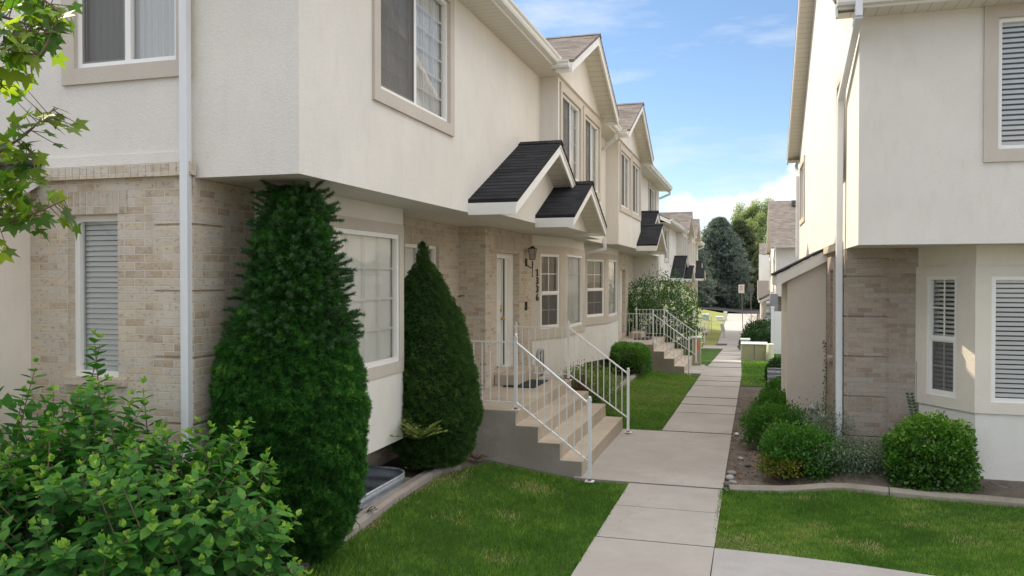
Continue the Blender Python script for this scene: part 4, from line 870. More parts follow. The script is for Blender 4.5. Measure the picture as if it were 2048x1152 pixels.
def far_house():
    H = thing('townhouse', (6, 84, -1.3), 'farthest small house on the right with a slatted corner balcony', 'house', 'houses on the right'); z0 = -2
    m = MB(); m.box(1.6, 12, 78, 92, z0, 3.9); m.prism([(1.55, 77.7, 3.9), (6.5, 77.7, 3.9), (6.5, 77.7, 5.2)], (0, 14.4, 0)); m.build('wall', 'stucco_wall', H)
    r = MB(); r.prism([(1.3, 77.5, 3.95), (6.5, 77.5, 6.3), (11.7, 77.5, 3.95), (11.7, 77.5, 3.8), (6.5, 77.5, 6.1), (1.3, 77.5, 3.8)], (0, 15, 0)); r.prism([(-.1, 83, 4.9), (-.1, 86, 6.1), (-.1, 89, 4.9), (-.1, 89, 4.8), (-.1, 83, 4.8)], (6, 0, 0)); rf = r.build('roof', 'shingle_brown', H)
    f = MB(); f.prism([(1.3, 77.48, 3.78), (6.5, 77.48, 6.1), (6.5, 77.48, 5.85), (1.3, 77.48, 3.5)], (0, .1, 0)); f.build('fascia', 'white_paint', rf)
    b = MB(); b.box(-.2, 1.6, 80, 84, .2, .5); b.box(-.2, .1, 79.9, 80.0, .5, 4.8); b.box(0, 1.6, 82, 88, .5, 4.8); bl = b.build('balcony', 'white_paint', H)
    s = MB(); s.box(-.28, 1.58, 79.85, 79.95, .45, 2.3); s.box(-.30, -.2, 79.95, 84, .45, 2.3); s.build('balcony_rail', 'balcony_slat', bl)
    for z in (2.7, 3.4, 4.1):
        w = MB(); w.box(-.03, -.01, 82.5, 83.6, z, z+.35); w.build('window', 'room_dark', H)
    w = MB(); w.box(-.02, 1.6, 80.5, 84, -1.8, .2); w.build('entry_wall', 'stucco_wall', H)
    for o in [x for x in bpy.data.objects if x.parent == H]: o.location.x += 1.0
    return H
far_house()

# ------------------------------------------------------------------ concrete entry stairs, railings, mats, lamps
def stairs():
    y0, y1 = 10.17, 13.62; m = MB(); xs_ = [-2.07, -2.36, -2.655, -2.96]; zs_ = [.225, .44, .645, .84]
    prof = [(-2.07, -.35)]
    for x, z in zip(xs_, zs_): prof += [(x, prof[-1][1] if prof[-1][1] > -.3 else -.35), (x, z)] if x != -2.07 else [(x, z)]
    prof += [(-4.44, .84), (-4.44, -.35)]
    m.mat('concrete_step'); b = len(m.v); n = len(prof)
    m.v += [(x, y0, z) for x, z in prof]+[(x, y1, z) for x, z in prof]
    for i in range(n): j = (i+1) % n; m.f.append((b+i, b+n+i, b+n+j, b+j)); m.m.append(0)
    m.mat('concrete_wall'); m.f.append(tuple(b+i for i in range(n))); m.m.append(1); m.f.append(tuple(b+n+i for i in reversed(range(n)))); m.m.append(1)
    t = thing('entry_stairs', (-3.0, 11.9, 0), 'nearest concrete entry stairs with four broad steps, below the door of house 1336', 'stairs', 'concrete entry stairs')
    o = m.build('steps', None, t, bevel=.012)
    s = MB(); s.box(-3.99, -3.60, 12.45, 14.0, .84, 1.02); s.build('door_step', 'concrete_step', t, bevel=.01)
    return t
ST = stairs()
def rail(yl, yu, y2, label, back=True):
    """railing down the stairs: lower post at yl, upper post at yu, level part back to the wall"""
    t = thing('stair_railing', (-2.0, yl, 0), label, 'railing', 'white stair railings'); m = MB(); zl, zu = 0.03, .84; xl, xu = -1.93, -2.985
    def post(x, y, z, h):
        p = MB(); p.box(x-.02, x+.02, y-.02, y+.02, z, z+h); p.box(x-.026, x+.026, y-.026, y+.026, z+h, z+h+.012); p.ball((x, y, z+h+.034), .024); p.box(x-.055, x+.055, y-.05, y+.05, z-.004, z+.008); o = p.build('post', 'rail_paint', t)
        r = MB(); r.box(x-.0215, x+.0215, y-.0215, y+.0215, z+.009, z+.022+.02*random.random()); r.build('rust_patch', 'rust', o)
    post(xl, yl, zl, 1.02); post(xu, yu, zu, .96)
    top0, top1 = Vector((xl, yl, zl+.97)), Vector((xu, yu, zu+.90)); bo0, bo1 = Vector((xl, yl, zl+.24)), Vector((xu, yu, zu+.10))
    r = MB(); r.bar(top0, top1, .034, .018); r.bar(bo0, bo1, .026, .016)
    if back: r.bar(top1, (-4.0, yu, zu+.90), .034, .018); r.bar(bo1, (-4.0, yu, zu+.10), .026, .016)
    r.build('rail_bar', 'rail_paint', t)
    for i in range(1, 10):
        a = i/10; p, q = bo0.lerp(bo1, a), top0.lerp(top1, a); b = MB(); b.box(p.x-.0065, p.x+.0065, p.y-.0065, p.y+.0065, p.z, q.z); b.build('baluster', 'rail_paint', t)
    if back:
        for i in range(1, 9):
            x = xu-.118*i; b = MB(); b.box(x-.0065, x+.0065, yu-.0065, yu+.0065, zu+.10, zu+.90); b.build('baluster', 'rail_paint', t)
        if y2: post(-3.92, yu, zu, .92)
    return t
ra = rail(9.96, 10.25, False, 'nearest white railing, on the left side of the stairs at house 1336')
rb = rail(13.30, 13.50, True, 'white railing on the far side of the nearest stairs, beside the red twig shrub')
def mat_(x0, x1, y0, y1, z, label, par=None):
    m = MB(); m.box(x0, x1, y0, y1, z+.002, z+.017); o = m.build('doormat', 'mat_black', bevel=.004); return tag(o, label, 'doormat', 'black doormats')
dm = mat_(-3.80, -3.28, 12.3, 13.25, .842, 'black doormat on the landing of the nearest stairs')
SO = [((.24, 13.72, -.22), 'second concrete entry stairs, beside the clipped hedge and the white rose bush', 'left railing of the second stairs, above the clipped hedge', 'far railing of the second stairs, in front of the white roses'),
      ((-.34, 29.9, -.86), 'third concrete entry stairs, behind the green metal cabinet', 'near railing of the third stairs, behind the green cabinet', 'far railing of the third stairs, beside the shaded lawn wedge'),
      ((-.60, 43.6, -1.22), 'farthest concrete entry stairs, against the sunlit lawn', 'near railing of the farthest stairs, against the sunlit lawn', 'farthest white railing, in front of the dark spruce')]
for off, l0, l1, l2 in SO:
    off = V(*off)
    for src, l in ((ST, l0), (ra, l1), (rb, l2)): c = copy_tree(src); c.location = src.location+off; setlabels(c, l)
c = dm.copy(); COL.objects.link(c); c.location = V(.24, 13.3, -.22); c['label'] = 'black doormat on the landing of the second stairs'

def lantern(x, y, z, label):
    t = thing('wall_lantern', (x, y, z), label, 'wall lamp', 'wall lanterns'); m = MB(); N = XP
    m.box(x, x+.025, y-.04, y+.04, z-.12, z+.02); m.tube([(x+.02, y, z-.10), (x+.10, y, z-.16), (x+.14, y, z-.10), (x+.13, y, z-.02)], .010); m.tube([(x+.13, y, z-.02), (x+.13, y, z-.30)], [.012, .005]); m.ball((x+.13, y, z-.31), .014, 8, 5)
    m.build('bracket', 'bronze', t)
    c = (x+.13, y); g_ = MB(); b = MB()
    lo, hi = .040, .072
    P = [[(c[0]+r*math.cos(R(45+90*i)), c[1]+r*math.sin(R(45+90*i)), zz) for i in range(4)] for r, zz in ((lo*1.3, z), (hi*1.3, z+.21))]
    for i in range(4):
        j = (i+1) % 4; g_.poly([P[0][i], P[0][j], P[1][j], P[1][i]]); b.bar(P[0][i], P[1][i], .010, .010); b.bar(P[0][i], P[0][j], .010, .010); b.bar(P[1][i], P[1][j], .012, .012)
    ap = (c[0], c[1], z+.26)
    for i in range(4): b.poly([P[1][i], P[1][(i+1) % 4], ap])
    g_.build('glass', 'lamp_glass', t); b.build('cage', 'bronze', t); return t
la = lantern(-4.0, 14.40, 2.93, 'dark bronze lantern on the brick wall above house number 1336')
c = copy_tree(la); c.location = la.location+V(-.34, 29.9, -.95); c['label'] = 'small dark lantern on the far row, above the white roses'

# ------------------------------------------------------------------ steel window wells, kerbs, pipes, cabinets
def well(x0, x1, y0, y1, z0, z1, label, mat='galvanized'):
    t = thing('window_well', ((x0+x1)/2, (y0+y1)/2, z0), label, 'window well', 'steel window wells'); r_ = min((x1-x0), (y1-y0))*.42
    pl = [(x0, y0)]; cx = x1-r_
    for k in range(9): a = R(-90+90*k/8); pl.append((cx+r_*math.cos(a), y0+r_+r_*math.sin(a)))
    for k in range(9): a = R(90*k/8); pl.append((cx+r_*math.cos(a), y1-r_+r_*math.sin(a)))
    pl.append((x0, y1)); m = MB(); nz = 60; C_ = V((x0+x1)/2, (y0+y1)/2, 0); n = len(pl)
    for j in range(nz+1):
        z = z0+(z1-z0)*j/nz; o_ = .016*math.sin((z1-z)*2*math.pi/.13)
        for x, y in pl: d = (V(x, y, 0)-C_).normalized(); m.v.append((x+d.x*o_, y+d.y*o_, z))
    for j in range(nz):
        for i in range(n-1): k = j*n+i; m.f.append((k, k+1, k+n+1, k+n)); m.m.append(0)
    m.build('corrugated_wall', mat, t, smooth=True)
    rm = MB(); rm.tube([(x, y, z1+.006) for x, y in pl], .014, 8); rm.build('rim', mat, t, smooth=True)
    b = MB(); b.poly([(x0, y0+.02, z0+.02), (x1-.03, y0+.02, z0+.02), (x1-.03, y1-.02, z0+.02), (x0, y1-.02, z0+.02)], Z); b.build('gravel_floor', 'soil', t)
    return t
well(-4.48, -3.82, 6.97, 8.72, -.75, .33, 'grey corrugated steel window well between the two cone shaped evergreens')
well(-4.1, -3.3, 16.3, 17.9, -.3, .50, 'steel window well behind the lower post of the nearest far railing')
well(.42, 1.0, 19.3, 20.8, -.3, .35, 'pale rimmed window well half hidden behind the low dark shrubs', 'galvanized')

def kerb(pts, w, h, label, name='lawn_edging', mat='concrete_curb'):
    m = MB(); L = 0; P = [V(x, y, 0) for x, y in pts]
    # resample
    S = []
    for a, b in zip(P[:-1], P[1:]):
        n = max(1, int((b-a).length/.12))
        for i in range(n): S.append(a.lerp(b, i/n))
    S.append(P[-1]); seg = 9
    for k in range(0, len(S)-1, seg):
        Q = S[k:k+seg+1]; rings = []
        for i, p in enumerate(Q):
            t = (Q[min(i+1, len(Q)-1)]-Q[max(i-1, 0)]).normalized(); nrm = V(t.y, -t.x, 0); sh = t*(.006 if i == 0 else (-.006 if i == len(Q)-1 else 0)); z = zt(p.x, p.y)
            z += .004*math.sin(k)
            rings.append([p+sh+nrm*u+Z*(z+v) for u, v in ((-w/2, -.08), (-w/2, h-.02), (-w/2+.02, h), (w/2-.045, h), (w/2-.01, h-.03), (w/2, -.08))])
        b = len(m.v)
        for r_ in rings: m.v += [tuple(q) for q in r_]
        for i in range(len(rings)-1):
            for j in range(5): a = b+i*6+j; m.f.append((a, a+1, a+7, a+6)); m.m.append(0)
        m.f.append(tuple(b+j for j in reversed(range(6)))); m.m.append(0); e = b+(len(rings)-1)*6; m.f.append(tuple(e+j for j in range(6))); m.m.append(0)
    o = m.build(name, mat); return tag(o, label, 'lawn edging')
kerb([(curbL(y), y) for y in np.arange(3.5, 9.75, .25)], .15, .07, 'cracked pinkish concrete edging between the cone evergreens and the left lawn')
kerb([(x, bedR(x)+.05) for x in np.arange(-.24, 5.2, .2)], .15, .07, 'curved grey concrete edging in front of the round green bush on the right', mat='concrete_curb_grey')
kerb([(-2.95-.55*ss(14, 16.5, y)*0, y) for y in np.arange(13.75, 24, .3)], .15, .07, 'straight concrete edging along the far strip of lawn by the clipped hedge')

def meter(x, y, z, label):
    t = thing('gas_pipes', (x, y, z), label, 'gas pipes'); m = MB(); r = .03
    m.tube([(x+.1, y-.25, z-.3), (x+.1, y-.25, z+.15), (x+.1, y-.2, z+.26), (x+.1, y-.1, z+.30), (x+.1, y+.1, z+.30), (x+.1, y+.14, z+.28), (x+.1, y+.14, z-.1)], r, 8); m.tube([(x+.1, y+.05, z+.3), (x+.1, y+.05, z-.05)], .026, 8); m.ball((x+.1, y-.05, z-.1), .08, 10, 8); m.ball((x+.1, y+.14, z-.02), .06, 10, 8); m.tube([(x+.1, y-.35, z-.08), (x+.1, y+.3, z-.08)], .022, 8)
    m.build('pipe', 'grey_pipe', t, smooth=True); return t
meter(-3.75, 14.15, .98, 'grey gas pipes and regulator behind the railing at house 1336')
m = MB(); m.tube([(.93, 12.9, .1), (.93, 12.9, .62)], .05, 12); m.tube([(.93, 12.9, .60), (.93, 12.9, .66)], [.085, .075], 12); m.ball((.93, 12.9, .66), .06, 12, 6, (1, 1, .5)); m.tube([(.93, 12.9, .5), (1.2, 12.9, .5)], .03, 8)
tag(m.build('vent_pipe', 'grey_pipe', smooth=True), 'grey capped vent pipe standing by the lean-to of the right house', 'pipe')
m = MB(); m.tube([(2.75, 10.78, .16), (3.0, 10.55, .10), (3.4, 10.42, .08), (4.2, 10.4, .08)], .014, 8); tag(m.build('garden_hose', 'hose', smooth=True), 'thin grey garden hose lying by the right foundation', 'hose')

def cabinet(x0, x1, y0, y1, z0, z1, mat, label, name='utility_cabinet', split=True, lid=.05):
    t = thing(name, ((x0+x1)/2, (y0+y1)/2, z0), label, 'utility box'); m = MB(); m.box(x0, x1, y0, y1, z0, z1-lid); m.build('body', mat, t, bevel=.015)
    l = MB(); l.prism([(x0-.02, y0-.03, z1-lid), (x0-.02, y0-.03, z1-lid*.4), (x0-.02, y0+.1, z1), (x0-.02, y1+.02, z1), (x0-.02, y1+.02, z1-lid)], (x1-x0+.04, 0, 0)); l.build('lid', 'box_pale', t, bevel=.01)
    if split:
        s = MB(); s.box((x0+x1)/2-.008, (x0+x1)/2+.008, y0-.008, y0, z0+.05, z1-lid-.03); s.build('door_seam', 'black_iron', t)
    p = MB(); p.box(x0-.12, x1+.12, y0-.12, y1+.12, z0-.2, z0+.03); p.build('concrete_pad', 'concrete_pale', t); return t
zc = zt(.1, 31.4)
cabinet(-.30, .62, 31.3, 32.1, zc, zc+.66, 'box_green', 'wide olive utility box with two doors right of the walkway')
zc = zt(-.1, 34.5); cabinet(-.36, .0, 34.3, 34.8, zc, zc+.72, 'box_pale', 'pale rounded utility box just behind the wide olive one', split=False)
t = thing('cable_pedestal', (.72, 31.2, zt(.7, 31.2)), 'cream cylindrical cable pedestal beside the wide olive utility box', 'utility box'); z = zt(.7, 31.2)
m = MB(); m.tube([(.72, 31.2, z), (.70, 31.2, z+.3)], .15, 16); m.build('base', 'box_cream', t, smooth=False); m = MB(); m.tube([(.70, 31.2, z+.29), (.745, 31.25, z+.60)], .135, 16); m.ball((.745, 31.25, z+.60), .135, 16, 6, (1, 1, .4)); m.build('cap', 'box_cream', t)
zc = zt(-1.72, 27.5)
tc_ = cabinet(-1.87, -1.57, 27.5, 27.8, zc-.02, zc+.98, 'box_green', 'upright green cabinet with an orange sticker behind the second stairs', split=False)
m = MB(); m.box(-1.71, -1.63, 27.485, 27.498, zc+.56, zc+.80); m.build('sticker', 'orange_tag', tc_)
def tilted(x, y, label, mat='box_pale', h=.55, w=.22, tilt=.25):
    z = zt(x, y); t = thing('meter_post', (x, y, z), label, 'utility post'); m = MB(); m.bar((x, y, z-.1), (x-.1*tilt, y, z+.35), .07, .07); m.build('leg', mat, t)
    m = MB(); m.obox(V(x-.1*tilt, y, z+.35), V(1, 0, tilt).normalized(), YN, -w/2, w/2, 0, h, -.1, .1, Zv=V(-tilt, 0, 1).normalized()); m.build('head', mat, t, bevel=.02); return t
tilted(-1.55, 52.5, 'pale leaning post box on the walkway edge before the sunlit path')
for x, y, w, h, mt, lb in ((-4.0, 72, .55, .5, 'teal_box', 'small teal green box on the sunlit lawn'), (-2.9, 74, .6, .38, 'box_pale', 'low pale box on the sunlit lawn beside the teal one'), (-2.3, 76, .3, .8, 'box_cream', 'narrow cream post standing at the edge of the sunlit lawn')):
    z = zt(x, y); cabinet(x, x+w, y, y+w, z, z+h, mt, lb, 'lawn_box', False, .06)
def sign(x, y, h, face, label, tilt=0):
    z = zt(x, y); t = thing('street_sign', (x, y, z), label, 'sign'); m = MB(); m.bar((x, y, z), (x-tilt, y, z+h), .05, .05); m.build('post', 'post_metal', t)
    m = MB(); m.box(x-tilt-.2, x-tilt+.2, y-.05, y-.03, z+h-.55, z+h+.05); p = m.build('plate', face, t, bevel=.01)
    if face == 'sign_white':
        r = MB(); 
        for zz, a, b in ((-.10, -.12, .12), (-.20, -.09, .11), (-.30, -.13, .09)): r.box(x-tilt+a, x-tilt+b, y-.056, y-.051, z+h+zz, z+h+zz+.035)
        r.build('lettering', 'sign_red', p)
sign(-.45, 58, 3.3, 'sign_white', 'white street sign with faint red lettering at the end of the walkway', .12)
sign(.10, 59, 3.35, 'sign_back', 'street sign seen from its dark back, right of the white one', .05)
# white vinyl fence and grey condenser between the right-hand houses
t = thing('vinyl_fence', (1.3, 36, zt(1.2, 36)), 'white vinyl privacy fence panel between the right-hand houses', 'fence'); z = zt(1.2, 36)
for x in (.93, 1.50): m = MB(); m.box(x-.065, x+.065, 36, 36.13, z-.1, z+2.0); m.box(x-.08, x+.08, 35.98, 36.15, z+2.0, z+2.05); m.build('post', 'vinyl_fence', t)
m = MB(); m.box(1.0, 1.44, 36.03, 36.10, z+.05, z+1.85)
for i in range(4): m.box(1.0+.11*i+.004, 1.0+.11*i+.1, 36.02, 36.029, z+.15, z+1.7)
m.build('panel', 'vinyl_fence', t)
t = thing('meter_bank', (1.2, 42, zt(1, 42)), 'grey bank of electric meters on the second right-hand house', 'electric meters'); z = zt(1, 42)
m = MB(); m.box(1.02, 1.4, 44, 45.6, z+.3, z+2.7); m.build('cabinet', 'unit_grey', t)
for i in range(4): m = MB(); m.tube([(1.02, 44.4, z+.8+.45*i), (.82, 44.4, z+.8+.45*i)], .13, 12); m.build('meter', 'galvanized', t)
t = thing('porch_fence', (2.0, 66, zt(1, 66)), 'pale picket railing along the sunlit far path', 'railing')
for i in range(14): m = MB(); y = 62+i*1.2; m.box(1.30, 1.36, y, y+.06, zt(1.3, y), zt(1.3, y)+1.3); m.build('picket', 'rail_paint', t)
m = MB(); m.box(1.29, 1.37, 62, 78, zt(1.3, 66)+1.28, zt(1.3, 66)+1.36); m.build('top_rail', 'rail_paint', t)

# pebbles at the end of the right bed
for i, (x, y, r_, mt) in enumerate([(-.22, 10.95, .055, 'stone'), (-.24, 10.68, .06, 'concrete_pale'), (-.20, 10.45, .05, 'stone'), (-.26, 10.33, .055, 'stone_dark'), (-.12, 11.9, .04, 'concrete_pale'), (-.02, 11.5, .035, 'stone_dark'), (-.2, 13.8, .045, 'box_pale'), (-.1, 13.3, .04, 'stone_dark'), (-.15, 15.5, .05, 'stone_dark'), (-.08, 14.9, .04, 'stone')]):
    m = MB(); m.ball((0, 0, 0), r_, 10, 7, (1.25, .95, .62)); o = m.build('pebble', mt, smooth=True); o.location = (x, y, zt(x, y)+r_*.4); o.rotation_euler = (0, 0, i*1.3)
    tag(o, ['reddish pebble nearest the walkway in the right bed, farthest of the front four', 'pale flat pebble in the front group by the right kerb', 'brown pebble in the front group by the right kerb', 'dark pebble lying closest to the right kerb', 'small pale stone alone in the bare soil', 'small dark stone beside the bushes in the bare soil', 'white stone by the crack in the walkway edge', 'dark stone by the crack in the walkway edge', 'dark stone farthest along the bare bed', 'small brown stone beside the farthest dark one'][i], 'pebble', 'pebbles in the right bed')
r = np.random.default_rng(5); n = 2600; xx = -.28+r.random(n)*1.4; yy = 10.2+r.random(n)*8.5
p = np.stack([xx, yy, gz(xx, yy)], 1); a = r.normal(size=(n, 3)); 
o = scatter('soil_litter', [(-.5, 0, 0), (0, 0, .35), (.5, 0, 0), (0, .7, .1), (0, -.6, 0)], [(0, 4, 1), (4, 2, 1), (2, 3, 1), (3, 0, 1)], p, np.stack([np.cos(a[:, 0]*3), np.sin(a[:, 0]*3), a[:, 1]*.15], 1), np.tile([0, 0, 1.], (n, 1)), .012+.03*r.random(n)**2, r.random(n)*.8, 'leaf_red'); tag(o, 'dry bark crumbs and litter on the right bed soil', 'ground litter', kind='stuff')

# ------------------------------------------------------------------ plants
def trunk(par, base, h, r0, r1, lean=(0, 0), mat='bark', name='trunk'):
    m = MB(); b = Vector(base); m.tube([b+V(lean[0]*t*h+.02*math.sin(5*t), lean[1]*t*h, t*h-.1) for t in (0, .25, .5, .75, 1)], [r0, r0*.85, r0*.7, (r0+r1)/2*.8, r1], 9); return m.build(name, mat, par, smooth=True)

def cone_tree(loc, prof, sq, n, seed, label, mat='needle', size=.042, lump=.07, name='dwarf_spruce', lean=0):
    """dense clipped-looking conifer: prof = [(z, radius)], sq = ellipse of the plan"""
    t = thing(name, loc, label, 'evergreen', 'cone shaped evergreens'); r = np.random.default_rng(seed)
    zs_ = np.array([p[0] for p in prof]); rs_ = np.array([p[1] for p in prof]); rad = lambda z: np.interp(z, zs_, rs_)
    f1, f2 = sines(seed, 16, 3, 7), sines(seed+1, 30, 16, 40)
    zz = np.linspace(zs_[0], zs_[-1], 400); w = rad(zz)+.05; cdf = np.cumsum(w)/w.sum(); z = np.interp(r.random(n), cdf, zz); th = r.uniform(0, 2*np.pi, n)
    d = np.stack([np.cos(th), np.sin(th), np.zeros(n)], 1); q = np.concatenate([d[:, :2]*rad(z)[:, None], z[:, None]], 1)
    f3 = sines(seed+7, 40, 55, 110); l3 = f3(q)
    l1, l2 = f1(q), f2(q); R_ = rad(z)*(1+lump*1.4*l1)+lump*.75*l2*np.minimum(1, rad(z)*4)+.040*l3
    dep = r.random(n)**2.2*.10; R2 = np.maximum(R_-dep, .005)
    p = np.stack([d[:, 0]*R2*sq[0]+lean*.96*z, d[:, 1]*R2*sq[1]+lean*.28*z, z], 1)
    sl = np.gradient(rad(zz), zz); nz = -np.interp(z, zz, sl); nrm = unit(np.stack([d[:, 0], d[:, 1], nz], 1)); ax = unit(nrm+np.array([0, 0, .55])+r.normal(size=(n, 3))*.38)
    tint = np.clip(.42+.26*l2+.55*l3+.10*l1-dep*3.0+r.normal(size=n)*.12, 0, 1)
    rr = random.Random(seed); tv, tf = tuft(8, 1.35, .085, rr); off = np.array(loc)
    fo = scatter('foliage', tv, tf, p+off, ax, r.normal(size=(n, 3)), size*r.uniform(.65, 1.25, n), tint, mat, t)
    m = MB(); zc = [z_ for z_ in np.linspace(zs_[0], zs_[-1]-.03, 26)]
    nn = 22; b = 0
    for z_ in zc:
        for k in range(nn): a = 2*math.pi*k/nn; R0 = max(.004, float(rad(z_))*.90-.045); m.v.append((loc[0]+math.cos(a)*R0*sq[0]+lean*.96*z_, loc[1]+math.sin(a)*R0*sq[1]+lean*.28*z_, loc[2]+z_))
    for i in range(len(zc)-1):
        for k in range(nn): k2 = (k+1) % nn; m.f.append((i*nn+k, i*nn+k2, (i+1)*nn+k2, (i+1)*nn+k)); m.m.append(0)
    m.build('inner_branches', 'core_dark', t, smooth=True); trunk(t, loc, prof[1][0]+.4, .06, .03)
    return t
def sprays(par, loc, items, seed, mat, l=.22, name='shoots', size=.035):
    """open needle shoots: items = (base xyz, dir, length)"""
    r = np.random.default_rng(seed); P = []; A = []; T = []; m = MB()
    for b, d, L in items:
        b = np.array(b)+np.array(loc); d = unit(np.array(d, float)); k = int(L/.007)
        for i in range(k):
            t = i/k; sag = np.array([0, 0, -.12*L*t*t]); p = b+d*L*t+sag
            for _ in range(3): P.append(p); A.append(unit(r.normal(size=3)*.9+d*.9)); T.append(.25+.65*t*t+r.normal()*.12)
        m.tube([Vector(b), Vector(b+d*L*.5+[0, 0, -.03*L]), Vector(b+d*L+[0, 0, -.12*L])], [.006, .004, .002], 5)
    P = np.array(P); n = len(P); tv, tf = tuft(4, .8, .07, random.Random(seed))
    o = scatter(name, tv, tf, P, np.array(A), r.normal(size=(n, 3)), size*r.uniform(.6, 1.1, n), np.array(T), mat, par); m.build('branch', 'twig', o); return o

# first big evergreen
c1 = (-3.77, 6.01, .20)
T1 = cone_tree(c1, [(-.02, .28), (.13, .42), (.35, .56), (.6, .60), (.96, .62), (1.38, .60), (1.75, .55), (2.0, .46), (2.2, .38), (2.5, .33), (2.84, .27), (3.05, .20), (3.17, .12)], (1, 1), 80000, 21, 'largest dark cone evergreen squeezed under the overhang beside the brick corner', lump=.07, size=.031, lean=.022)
r = random.Random(4); items = []
for i in range(430):
    z = r.uniform(1.75, 3.12) if i > 12 else r.uniform(.4, 1.2); a = r.uniform(0, 6.283); R0 = np.interp(z, [1.6, 2.0, 2.5, 3.2], [.46, .38, .27, .10])
    L = r.uniform(.10, .25) if z > 1.8 else .08
    if r.random() < .6: a = r.uniform(-2.4, 1.0)
    items.append(((R0*math.cos(a)+.021*z, R0*math.sin(a)+.006*z, z), (math.cos(a), math.sin(a), r.uniform(.15, .9)), L))
sprays(T1, c1, items, 31, 'needle_wild', size=.042)
c2 = (-3.78, 9.36, .20)
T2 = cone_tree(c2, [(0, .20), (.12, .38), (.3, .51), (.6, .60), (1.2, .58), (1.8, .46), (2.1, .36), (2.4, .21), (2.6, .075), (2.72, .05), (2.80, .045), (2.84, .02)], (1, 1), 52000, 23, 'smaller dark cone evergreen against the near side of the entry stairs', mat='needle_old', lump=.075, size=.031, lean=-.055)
sprays(T2, c2, [((.35*math.cos(a), .35*math.sin(a), z), (math.cos(a), math.sin(a), .3), .09) for a, z in [(r.uniform(0, 6.28), r.uniform(.3, 2.4)) for _ in range(30)]], 33, 'needle_old', size=.03)

def leafy(name, loc, shape, n, seed, label, cat, mat, size, tv=SMALL_V, tf=SMALL_F, group=None, shell=.35, up=.5, core=True, lump=.10, stem=True, droop=0, tip=.25, cm='core_dark', rag=.0, rust=False, pw=.78):
    """shape(dirs)->radius vector scale; foliage spread through the outer shell"""
    t = thing(name, loc, label, cat, group); r = np.random.default_rng(seed); f1, f2 = sines(seed, 16, 2.2, 5), sines(seed+2, 20, 8, 18)
    d = r.normal(size=(n, 3)); d[:, 2] = np.abs(d[:, 2])*1.0-.12*r.random(n); d = unit(d); S = np.array(shape)
    q = d*S/S.mean(); l1, l2 = f1(q*1.6), f2(q*1.6); dep = r.random(n)**1.6*shell
    k = (1+lump*l1*1.3+lump*.6*l2+rag*np.maximum(0, r.normal(size=n)))*(1-dep)
    sup = lambda v: np.sign(v)*np.abs(v)**pw
    p = sup(d)*S*k[:, None]; nrm = unit(d/S*S.mean()); ax = unit(nrm*.7+r.normal(size=(n, 3))*.55+np.array([0, 0, up-.2])); nn = unit(nrm*.7+np.array([0, 0, up])+r.normal(size=(n, 3))*.45)
    p[:, 2] += S[2]*.06; p[:, 2] = np.maximum(p[:, 2], .01)
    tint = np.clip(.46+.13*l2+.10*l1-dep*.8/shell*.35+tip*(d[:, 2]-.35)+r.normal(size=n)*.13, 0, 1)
    if rust: tint = np.where((p[:, 2] < .42*S[2]) & (p[:, 0] < .1*S[0]) & (r.random(n) < .55), .97, np.minimum(tint, .9))
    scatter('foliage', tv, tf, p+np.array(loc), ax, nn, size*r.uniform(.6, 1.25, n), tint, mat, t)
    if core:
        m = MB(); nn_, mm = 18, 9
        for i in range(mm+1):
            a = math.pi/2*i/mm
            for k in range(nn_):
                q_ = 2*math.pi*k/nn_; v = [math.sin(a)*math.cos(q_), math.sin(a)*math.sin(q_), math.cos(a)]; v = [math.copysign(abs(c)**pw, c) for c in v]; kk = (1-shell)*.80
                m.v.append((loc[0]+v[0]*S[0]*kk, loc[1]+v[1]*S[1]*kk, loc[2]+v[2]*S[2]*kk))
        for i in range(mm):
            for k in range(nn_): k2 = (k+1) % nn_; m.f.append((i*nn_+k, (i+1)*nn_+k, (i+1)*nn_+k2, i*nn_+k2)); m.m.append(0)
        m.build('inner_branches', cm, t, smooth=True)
    if stem:
        m = MB(); rr = random.Random(seed)
        for i in range(7): a = rr.uniform(0, 6.28); m.tube([(loc[0]+.05*math.cos(a), loc[1]+.05*math.sin(a), loc[2]-.05), (loc[0]+S[0]*.3*math.cos(a), loc[1]+S[1]*.3*math.sin(a), loc[2]+S[2]*.5)], [.014, .007], 6)
        m.build('stem', 'twig', t)
    return t

